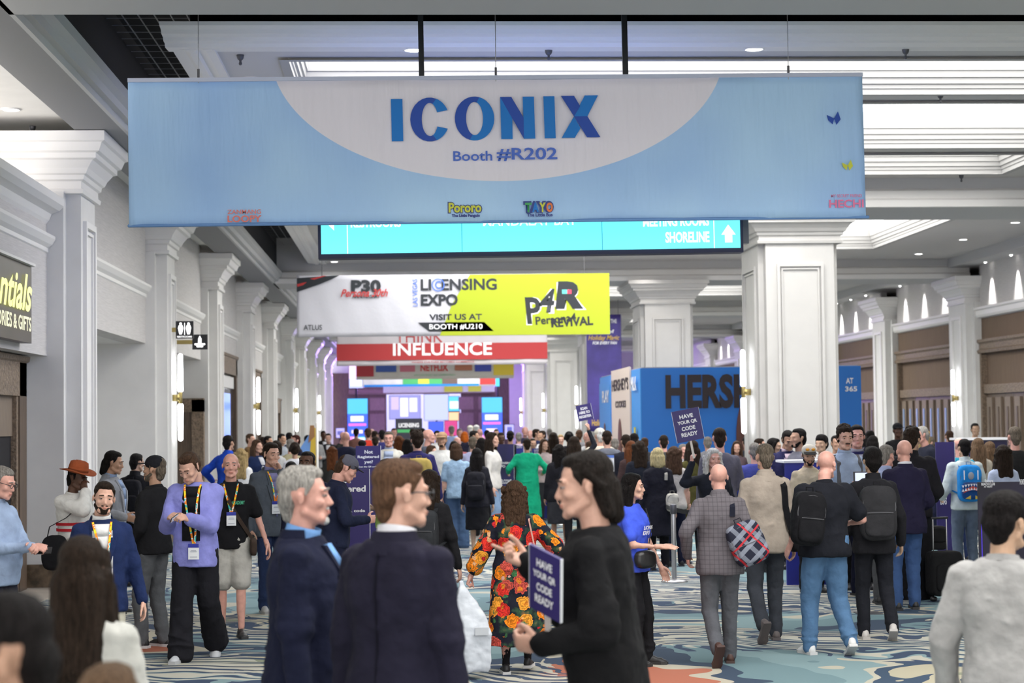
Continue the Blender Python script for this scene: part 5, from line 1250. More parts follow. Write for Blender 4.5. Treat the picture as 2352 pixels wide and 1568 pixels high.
person('brown haired man in glasses and navy suit, seen from behind beside the grey haired man', 914, 1063, 585, 146, ('jacket', DNAVY, {'shirt': (.6, .6, .64)}), ('pants', DNAVY), ('full', (0.12, 0.065, 0.038)), 'fair', 0, fat=1.04, head=(-34, 2, 0), aL=arm(.24, .0, .84), aR=arm(.24, .02, .84), extra=lambda i: glasses(i))
def n6(i):
    global N6; N6 = i
person('gaunt man with swept back dark hair and black coat pointing with one hand', 1384, 1044, 560, -104, ('coat', (0.008, 0.008, 0.009), {'collar': None, 'lapel': 0}), ('pants', BLK), ('swept', (0.018, 0.014, 0.012)), 'fair', 0, lean=6, head=(12, 6, 0), aL=arm(.16, .22, 1.06, .40, -.5, 1.02, 'fist', 0.5, (-.1, 1, .05)), aR=arm(.08, .30, 1.34, .40, -.2, .9, 'point', 1.2, (-.1, 1, .35)), extra=n6)
person('black haired man in light grey sweater seen from behind at the right edge', 2302, 1138, 545, 152, ('sweater', (.34, .335, .33), {'loose': .014}), ('pants', CHAR), ('mop', 'black'), 'asian', 0, fat=1.02, head=(-22, 6, 0), aL=arm(.27, .10, .88, .55, -.25, 1.1), aR=arm(.22, .2, 1.0, .4, -.2, 1.1))
person('person in white shirt cut off by the right edge of the frame', 2452, 1165, 520, 200, ('shirt', (.62, .63, .65)), ('pants', NAVY), ('short', 'dark'), 'fair', 1, aL=arm(.3, .12, .9))
# middle distance, left
def lav(i): lanyard(i, .98, .03, True); phone(i, -1, 'black phone in the hands of the lavender jacket man')
person('man in lavender jacket and wide black trousers looking down at a phone', 448, 1033, 258, -8, ('hoodie', (.235, .245, .60), {'shirt': BLK, 'open': 1, 'loose': .016, 'hem': .78}), ('wide', (.012, .012, .016)), ('quiff', 'brown'), 'fair', 1, head=(-18, 32, 0), aR=arm(.13, .31, 1.20, .36, -.35, 1.05, 'hold', -.8), aL=arm(.03, .31, 1.19, .40, -.35, 1.05, 'hold', -.6), feet=((.10, -.28, .07, .8), (.10, .12, 0)), shoes=(.45, .47, .5), extra=lav)
def shorts(i):
    lanyard(i, 1.20, -.0); T, tt = i['T'], i['tt']
    o = worn(i, 'crossbody_bag', 'dark brown crossbody bag at the hip of the man in shorts', 'bag')
    g = MB(); g.ell((.21, -.10, .86), (.035, .10, .085), e=4); blob('bag_body', cloth((.05, .035, .028)), o, [(g, .012, 0, .1, 1)])
    obj('bag_strap', MB().ribbon([(-.09, tt.y(.09, 1.45, off=.02), 1.46), (-.02, tt.y(.02, 1.3, off=.024), 1.3), (.08, tt.y(.08, 1.12, off=.024), 1.12), (.17, tt.y(.16, 1.0, off=.03), .98), (.215, -.10, .92)], .035, .006, M=T), cloth((.05, .035, .028)), o)
    text_on(i, 'ACADEMY', .0, 1.27, .13, .035, mat('mint_ink', (.05, .35, .2), .6))
person('bald man in black t-shirt and pale grey shorts walking towards the camera', 530, 1042, 233, 6, ('tee', BLK, {'loose': 1}), ('shorts', (.40, .39, .36)), ('bald', 'grey'), 'pink', 1, fat=1.02, feet=((.09, .10, .0), (.09, -.05, 0)), aL=arm(.34, .06, .88), aR=arm(.33, .02, .88), shoes=(.02, .02, .022), extra=shorts)
def capm(i): hat_cap(i, (.014, .014, .018))
person('man in black cap, black sweatshirt and grey jeans standing side on', 352, 1050, 243, -118, ('sweater', (.013, .013, .015)), ('jeans', (.10, .105, .115)), ('cap', 'ash', 'buzz'), 'tan', 1, beard='ash', head=(8, -4, 0), aL=arm(.20, .16, .92), aR=arm(.2, .16, .92), feet=((.10, .06, 0), (.09, -.05, 0)), shoes=(.012, .012, .015), sole=(.6, .6, .62), extra=capm)
def suitm(i): lanyard(i, 1.13, .02)
person('bearded dark haired man in navy suit and open white shirt at lower left', 233, 1110, 318, 12, ('jacket', (.012, .022, .075), {'shirt': (.66, .66, .66), 'open': 1}), ('pants', (.42, .40, .33)), ('full', 'dark'), 'fair', 1, head=(4, 2, 6), beard='dark', aL=arm(.30, .02, .86), aR=arm(.30, .05, .86), extra=suitm)
def cow(i):
    cowboy_hat(i, (.30, .075, .028)); T, tt = i['T'], i['tt']
    for z in (1.10, 1.16): obj('red_stripe', MB().rings([[(a, b_, zz) for a, b_, _ in tt.ring(zz, grow=.014)] for zz in (z, z + .03)], T, close=False), cloth((.45, .02, .03)), i['root'], True)
person('person in orange felt cowboy hat and white sweater with red stripes, hand to face', 171, 1058, 232, 58, ('sweater', (.66, .65, .63), {'loose': .02}), ('pants', (.3, .28, .25)), ('hat', 'black', 'buzz'), 'dark', 1, head=(10, 12, 0), hadd=.06, fat=1.08, aR=arm(.03, .17, 1.50, .32, .35, 1.15, 'hold', 0, (0, -.2, 1)), aL=arm(.1, .2, 1.1), extra=cow)
o = thing('shoulder_bag', 'black shoulder bag hanging beside the person in the orange hat', 'bag', (at(126, 1275, 18.3).x, 18.3, at(122, 1310, 18.3).z))
g = MB(); g.ell((0, 0, .17), (.13, .07, .17), e=3.2); blob('bag_body', cloth(BLK), o, [(g, .012, .01, .1, 2)])
obj('bag_strap', MB().ribbon([(-.08, 0, .28), (-.05, 0, .42), (.10, .02, .50), (.24, .05, .62)], .03, .006, (0, 1, 0)), cloth(BLK), o)
def edg(i): glasses(i); phone(i, -1, 'phone held by the man at the left edge')
person('man in glasses and pale blue shirt at the left edge looking at a phone', -6, 1072, 292, 62, ('shirt', (.28, .36, .52)), ('pants', NAVY), ('short', 'grey'), 'pink', 1, belly=.05, head=(10, 16, 0), aR=arm(.05, .36, 1.14, .4, -.3, 1.05, 'hold', -.9), aL=arm(.0, .34, 1.14, .4, -.2, 1.05, 'hold', -.7), extra=edg)
person('dark haired man in light grey blazer in profile beside a white pilaster', 256, 1038, 205, 78, ('jacket', (.27, .28, .31), {'shirt': (.25, .33, .5)}), ('pants', BLK), ('swept', 'black'), 'tan', 1, head=(8, 10, 0), aR=arm(.18, .22, 1.05), aL=arm(.2, .2, 1.0))
person('man in black with a black backpack standing near the left wall', 311, 1043, 176, 168, ('shirt', BLK), ('pants', BLK), ('short', 'black'), 'olive', 1, head=(-24, 8, 0), extra=lambda i: backpack(i, 'black backpack on the man in black near the left wall', (.014, .014, .017)))
def chin(i): lanyard(i, 1.16, -.02)
person('man in grey blazer and lilac shirt with hand at his mouth', 622, 1019, 207, 26, ('jacket', (.085, .10, .125), {'shirt': (.22, .22, .42)}), ('pants', DJEAN), ('full', 'dark'), 'fair', 1, fat=1.06, head=(8, 4, 0), aL=arm(.04, .17, 1.47, .34, .18, 1.12, 'hold', 0, (-.35, -.1, .9)), aR=arm(.25, .04, .86), shoes=(.5, .5, .5), extra=chin)
person('man with shaved dark hair behind the grey haired man', 707, 1039, 215, 18, ('jacket', NAVY), ('pants', NAVY), ('buzz', 'black'), 'dark', 1, head=(-34, -4, 0), beard='black', extra=lambda i: None)
person('dark haired woman looking forward behind the grey haired man', 669, 1062, 178, 12, ('shirt', BLK), ('pants', BLK), ('bun', 'black'), 'olive', 1, True)
def gcap(i): hat_cap(i, (.10, .10, .13), (.03, .03, .04))
person('man in grey baseball cap and navy sweatshirt looking down, beside the purple board', 768, 1042, 236, 98, ('sweater', (.014, .018, .042)), ('pants', NAVY), ('cap', 'brown', 'buzz'), 'pink', 1, lean=5, head=(0, 30, 0), aR=arm(.10, .30, 1.12, .42, -.2, 1.05, 'hold'), aL=arm(.2, .05, .85), extra=gcap)
person('woman with brown hair, black blazer and black backpack behind the man in glasses', 985, 1082, 262, 165, ('jacket', (.012, .012, .014)), ('pants', BLK), ('long_straight', 'dark'), 'fair', 1, True, head=(-20, 4, 0), aR=arm(.27, .04, .84), extra=lambda i: backpack(i, 'black backpack on the woman in black blazer', (.028, .03, .034), w=.13, h=.2))
# floral woman and bag
def flo(i):
    T, tt = i['T'], i['tt']; o = worn(i, 'shoulder_bag', 'thin pink strap bag over the shoulder of the woman in the floral coat', 'bag')
    obj('bag_strap', MB().ribbon([(-.12, tt.y(.12, 1.40, off=.03), 1.40), (-.12, .0, 1.475), (-.13, tt.y(.13, 1.40, True, .03), 1.40), (-.17, tt.y(.16, 1.2, True, .035), 1.2), (-.25, .08, 1.0)], .014, .006, M=T), cloth((.55, .3, .25)), o)
    g = MB(); g.ell((-.30, -.02, .92), (.04, .10, .08), e=4); blob('bag_body', cloth((.55, .3, .25)), o, [(g, .014, 0, .1, 1)])
person('woman in long floral coat of orange and red roses seen from behind', 1182, 1107, 280, 176, ('dress', (.02, .02, .03), {'kind': 'floral', 'sleeve': 'wide', 'hem': .27, 'collar': None}), ('tights', BLK), ('curly_long', 'brown'), 'pink', 0, True, fat=1.28, aL=arm(.44, .02, .84, .5, -.3, 1.1, 'fist'), aR=arm(.34, .2, 1.05, .5, -.2, 1.1), feet=((.10, .02, .0), (.10, .25, 0)), shoes=BLK, sole=(.6, .6, .6), extra=flo)
p = at(1078, 1542, 15.1)
o = thing('plastic_bag', 'white plastic carrier bag held low by the woman in the floral coat', 'bag', (p.x, 15.1, max(p.z, .0)), R(8))
hz = at(1066, 1338, 15.1).z
g = MB(); V = []
for z, wx, wy, cx in ((.0, .12, .09, .02), (.03, .14, .10, .02), (.30, .15, .11, .02), (.42, .14, .085, 0), (.55, .09, .05, -.02), (hz - p.z - .03, .025, .025, -.05), (hz - p.z + .02, .02, .02, -.06)):
    V.append([(cx + wx * sx_ * (1 - .0), wy * sy_, z) for sx_, sy_ in ((-1, -.8), (-.3, -1), (.4, -.9), (1, -.8), (1, .8), (.3, 1), (-.4, .9), (-1, .8))])
g.rings(V); blob('bag_body', mat('white_plastic', (.50, .53, .58), .35, bump=.5, bscale=9), o, [(g, .010, .022, .09, 1)])
obj('printed_label', MB().box(.03, .14, -.118, -.112, .30, .36), mat('label_grey', (.45, .47, .5), .6), o)
# right middle distance
def blue(i):
    text_on(i, 'LICENSING', -.11, 1.25, .20, .035, M_white); text_on(i, 'EXPO', -.11, 1.20, .11, .04, M_white)
    T, tt = i['T'], i['tt']; o = worn(i, 'waist_bag', 'black leather crossbody pouch on the woman in the blue t-shirt', 'bag')
    g = MB(); g.ell((-.11, -.16, .98), (.12, .055, .085), e=3, rot=(0, 0, -.5)); blob('bag_body', mat('black_leather', (.012, .012, .013), .3), o, [(g, .010, .008, .1, 1)])
    obj('bag_strap', MB().ribbon([(.08, tt.y(.08, 1.42, off=.02), 1.44), (.05, tt.y(.05, 1.25, off=.02), 1.25), (-.02, tt.y(.02, 1.05, off=.025), 1.05)], .016, .005, M=T), M_black, o)
person('woman in blue t-shirt reading LICENSING EXPO gesturing with an open hand', 1452, 1090, 272, 62, ('tee', (.055, .10, .62), {'hem': .86}), ('slim', BLK), ('long_straight', 'black'), 'fair', 1, True, fat=1.12, head=(14, 2, 0), aR=arm(.12, .31, 1.10, .34, -.3, 1.0, 'flat', -1.2), aL=arm(.22, .22, .82, .35, -.3, 1.0), feet=((.08, .10, 0), (.08, .02, 0)), extra=blue)
def plaid(i): backpack(i, 'navy tartan backpack with red lines slung on the man in the checked blazer', (.018, .020, .036), w=.155, h=.19, d=.08, z=1.07, dx=-.20, straps=-1, tilt=22, kind='tartan')
person('bald man in grey checked blazer walking away', 1650, 1066, 274, 182, ('jacket', (.125, .112, .125), {'kind': 'checks'}), ('pants', (.085, .088, .10)), ('bald', 'grey'), 'pink', 1, fat=1.10, aL=arm(.28, .05, .95, .5, -.3, 1.1), aR=arm(.24, .15, 1.0), feet=((.09, -.26, .10, 1.0), (.10, .12, 0)), shoes=(.06, .025, .018), extra=plaid)
def beige(i):
    T, tt = i['T'], i['tt']; o = worn(i, 'shoulder_bag', 'black strap bag on the shoulder of the man in the beige jacket', 'bag')
    obj('bag_strap', MB().ribbon([(-.13, tt.y(.13, 1.35, off=.02), 1.35), (-.13, .0, 1.47), (-.135, tt.y(.13, 1.38, True, .02), 1.38), (-.15, tt.y(.15, 1.2, True, .02), 1.2), (-.20, .10, 1.0)], .055, .01, M=T), cloth(BLK), o)
    g = MB(); g.ell((-.26, -.02, .92), (.06, .16, .13), e=4); blob('bag_body', cloth(BLK), o, [(g, .014, 0, .1, 1)])
person('man with cropped grey hair and oatmeal beige jacket walking away', 1756, 1021, 249, 184, ('jacket', (.37, .315, .265)), ('pants', (.045, .05, .062)), ('buzz', 'ash'), 'fair', 1, fat=1.05, feet=((.11, -.25, .10, 1.0), (.10, .10, 0)), shoes=(.12, .10, .10), aL=arm(.25, .1, .88), extra=beige)
def heavy(i):
    backpack(i, 'black backpack hung from one shoulder of the bald man in black t-shirt', (.010, .010, .012), w=.14, h=.23, d=.09, z=1.18, dx=.23, straps=1, tilt=-6); phone(i, -1, 'bright lit phone in the hand of the bald man in black t-shirt', True)
person('big bald man in black t-shirt and blue jeans looking down to his right', 1890, 1034, 265, 188, ('tee', (.012, .013, .018), {'loose': 1}), ('jeans', (.075, .15, .27)), ('bald', 'brown'), 'pink', 1, fat=1.30, belly=.06, head=(-42, 14, 0), aR=arm(.30, .26, 1.10, .52, -.2, 1.02, 'hold', -.5), aL=arm(.30, .06, .92), feet=((.13, .06, .0), (.16, -.16, .05, .5)), shoes=(.62, .62, .62), extra=heavy)
person('black haired man in black jacket with a dark grey backpack walking away', 2003, 1031, 249, 178, ('jacket', (.014, .014, .017), {'lapel': 0}), ('pants', (.014, .015, .020)), ('mop', 'black'), 'asian', 1, feet=((.10, .04, 0), (.12, -.18, .05, .6)), aL=arm(.27, .08, .88), aR=arm(.27, .08, .88), shoes=(.55, .52, .50), extra=lambda i: backpack(i, 'large dark grey backpack on the black haired man', (.028, .028, .031), w=.17, h=.25, d=.08, z=1.17))
person('bald man in navy blazer and blue jeans standing with his back turned', 2076, 1011, 217, 184, ('jacket', (.016, .014, .036), {'collar': (.6, .6, .65), 'shirt': (.6, .6, .65)}), ('jeans', (.04, .08, .19)), ('bald', 'brown'), 'pink', 1, fat=1.12, feet=((.11, .0, 0), (.11, .08, 0)), aL=arm(.25, .15, .9), aR=arm(.22, .22, 1.02))
person('tall dark haired man in black shirt behind the bald man in blazer', 2092, 985, 205, 170, ('shirt', (.014, .013, .016), {'loose': .02}), ('wide', BLK), ('curly_short', 'dark'), 'olive', 1, fat=1.12, head=(-20, 5, 0), aR=arm(.24, .24, 1.02))
person('grey haired man in light blue shirt with grey strap behind the black haired man', 2032, 1024, 214, 168, ('shirt', (.33, .38, .58)), ('pants', GREYT), ('full', 'grey'), 'pink', 1, head=(-28, 8, 0), extra=lambda i: backpack(i, 'slim grey backpack on the grey haired man in light blue shirt', (.08, .08, .09), w=.12, h=.18, d=.06))
def shark(i):
    t, M = backpack(i, 'bright blue backpack printed with a toothy shark mouth', (.02, .22, .58), w=.155, h=.24, d=.08, z=1.19, pocketc=(.015, .07, .24))
    y = .155; wm = M_white; rd = mat('mouth_red', (.5, .05, .03), .6)
    for z0, dn in ((-.02, -1), (-.10, 1)):
        mb = MB()
        for q in range(8): x = -.13 + q * .037; c = .02 * math.cos((x) * 12); mb.poly([(x - .016, z0 + c), (x + .016, z0 + c), (x, z0 + c + dn * .035)], -y, M=M @ Matrix.Rotation(math.pi, 4, 'Z'), th=.004)
        obj('teeth', mb, wm, t)
    obj('mouth_patch', MB().poly([(-.13, -.12), (-.08, -.06), (0, -.03), (.08, -.06), (.13, -.12), (.08, -.10), (0, -.075), (-.08, -.10)], -y + .003, M=M @ Matrix.Rotation(math.pi, 4, 'Z'), th=.004), rd, t)
    obj('yellow_patch', MB().poly([(-.10, -.19), (-.03, -.15), (-.03, -.20)], -y + .003, M=M @ Matrix.Rotation(math.pi, 4, 'Z')).poly([(.10, -.19), (.03, -.15), (.03, -.20)], -y + .003, M=M @ Matrix.Rotation(math.pi, 4, 'Z')), mat('patch_yellow', (.6, .45, .05), .6), t)
    obj('grey_patch', MB().ell((0, .078, .10), (.04, .012, .05), M=M), mat('patch_grey', (.3, .32, .36), .6), t, True)
    for sd in (-1, 1): obj('white_line', MB().box(sd * .09 - .006, sd * .09 + .006, .07, .088, .05, .17, M=M), wm, t)
person('black haired man in pale shirt and grey jeans wearing a shark backpack', 2214, 1010, 178, 180, ('shirt', (.48, .54, .54), {'loose': .015}), ('jeans', (.10, .13, .18)), ('short', 'black'), 'asian', 1, fat=1.06, aL=arm(.25, .2, 1.0), aR=arm(.25, .2, 1.0), extra=shark)
def wht(i):
    pass
person('white haired woman in black holding up a purple sign', 1638, 1032, 200, 8, ('jacket', (.014, .016, .024), {'lapel': 0, 'collar': None}), ('pants', BLK), ('wavy', 'white'), 'pink', 1, True, fat=1.08, head=(4, 2, 0), aR=arm(.30, .12, 1.60, .42, .1, 1.12, 'fist', 0, (0, 0, 1)), extra=wht)
def mous(i):
    HM = i['HM']; obj('moustache', MB().cap((-.020, -.097, -.047), (.020, -.097, -.047), .0065, .0065, M=HM), hair_mat(H_['dark']), i['root'], True)
    for sd in (-1, 1): obj('strap', MB().ribbon([(sd * .13, .0, 1.46), (sd * .12, i['tt'].y(.12, 1.38, off=.01), 1.38), (sd * .125, i['tt'].y(.12, 1.15, off=.01), 1.15)], .045, .01), cloth((.10, .10, .11)), i['root'])
    phone(i, 1, 'phone in the hand of the moustached man')
person('man with moustache and light blue shirt facing the camera by the big column', 1940, 980, 200, 12, ('shirt', (.30, .37, .50)), ('pants', NAVY), ('curly_short', 'dark'), 'fair', 1, head=(-8, 6, 0), aL=arm(.02, .28, 1.12, .4, -.2, 1.05, 'hold'), extra=mous)
person('dark haired man in navy jacket behind the moustached man', 1968, 979, 188, -8, ('jacket', (.02, .02, .08), {'shirt': (.3, .3, .35)}), ('pants', BLK), ('swept', 'black'), 'pink', 1)
def cc(i): hat_cap(i, (.50, .47, .40), (.03, .03, .03), glasses=(.7, .3, .02))
person('man in cream cap with amber sunglasses on it behind the bald man', 1857, 1022, 195, 8, ('tee', (.5, .42, .3)), ('pants', BLK), ('cap', 'black', 'buzz'), 'tan', 1, beard='black', head=(-10, 12, 0), extra=cc)
person('man in navy blazer and pink shirt looking down in front of the column', 1806, 988, 165, 6, ('jacket', (.022, .022, .07), {'shirt': (.6, .48, .54), 'open': 1}), ('pants', NAVY), ('short', 'black'), 'tan', 1, fat=1.05, head=(4, 22, 0))
def yb(i): backpack(i, 'mustard yellow backpack with dark flap on the man in navy', (.36, .27, .075), w=.17, h=.24, d=.08, z=1.17, pocketc=(.34, .25, .07))
person('dark haired man in navy sweatshirt with a yellow backpack', 958, 992, 158, 186, ('sweater', (.022, .020, .085)), ('pants', NAVY), ('curly_short', 'dark'), 'fair', 1, fat=1.12, aL=arm(.3, .05, .88), aR=arm(.3, .05, .88), extra=yb)
person('tall person in bright green dress coat seen from behind in the aisle', 1210, 1008, 118, 184, ('dress', (.01, .36, .19), {'hem': .20, 'collar': None}), ('tights', BLK), ('short', 'dark'), 'tan', 1, fat=1.34, aL=arm(.36, .18, 1.08, .5, -.3, 1.1), aR=arm(.36, .18, 1.08, .5, -.3, 1.1))
person('man in blond hair and pale overshirt walking towards the camera', 893, 992, 132, -4, ('jacket', (.52, .51, .46), {'shirt': (.32, .38, .52), 'open': 1, 'lapel': 0}), ('pants', GREYT), ('short', 'ash'), 'pink', 1)
def wb(i): backpack(i, 'black backpack on the woman in black skirt', (.014, .014, .018), w=.16, h=.23, d=.10, z=1.15)
person('woman with long black hair, black skirt and backpack in the aisle', 1095, 1031, 148, 172, ('jacket', (.016, .016, .022), {'lapel': 0}), ('skirt', BLK), ('long_straight', 'black'), 'asian', 1, True, extra=wb, feet=((.07, .0, 0), (.07, .12, 0)))
person('woman with short brown hair, pale blue t-shirt and wide jeans seen from behind', 1048, 1019, 140, 178, ('tee', (.26, .38, .52), {'loose': 1}), ('wide', (.05, .09, .17)), ('bob', 'brown'), 'fair', 1, False, fat=1.03, aR=arm(.2, .25, 1.0), shoes=(.5, .45, .35))
person('man in royal blue blazer seen from behind by the left wall', 525, 1001, 138, 158, ('jacket', (.015, .06, .42)), ('pants', BLK), ('short', 'black'), 'tan', 1, aL=arm(.36, .15, 1.05, .6, -.2, 1.1), aR=arm(.3, .2, 1.1))
person('woman with platinum blond bob and black coat in the queue', 1510, 1030, 168, 186, ('coat', (.012, .012, .018), {'collar': None, 'lapel': 0}), ('pants', BLK), ('bob', (.60, .50, .26)), 'fair', 1, True, fat=1.12, extra=lambda i: backpack(i, 'small cream canvas backpack on the blond woman in black coat', (.48, .46, .40), w=.09, h=.13, d=.05, z=.98, dx=-.16, straps=-1))
FPO = dict(A=arm(.24, .06, .86), P=arm(.05, .27, 1.15, .4, -.2, 1.05, 'hold'), C=arm(.1, .22, 1.1, .4, -.2, 1.05, 'hold'))
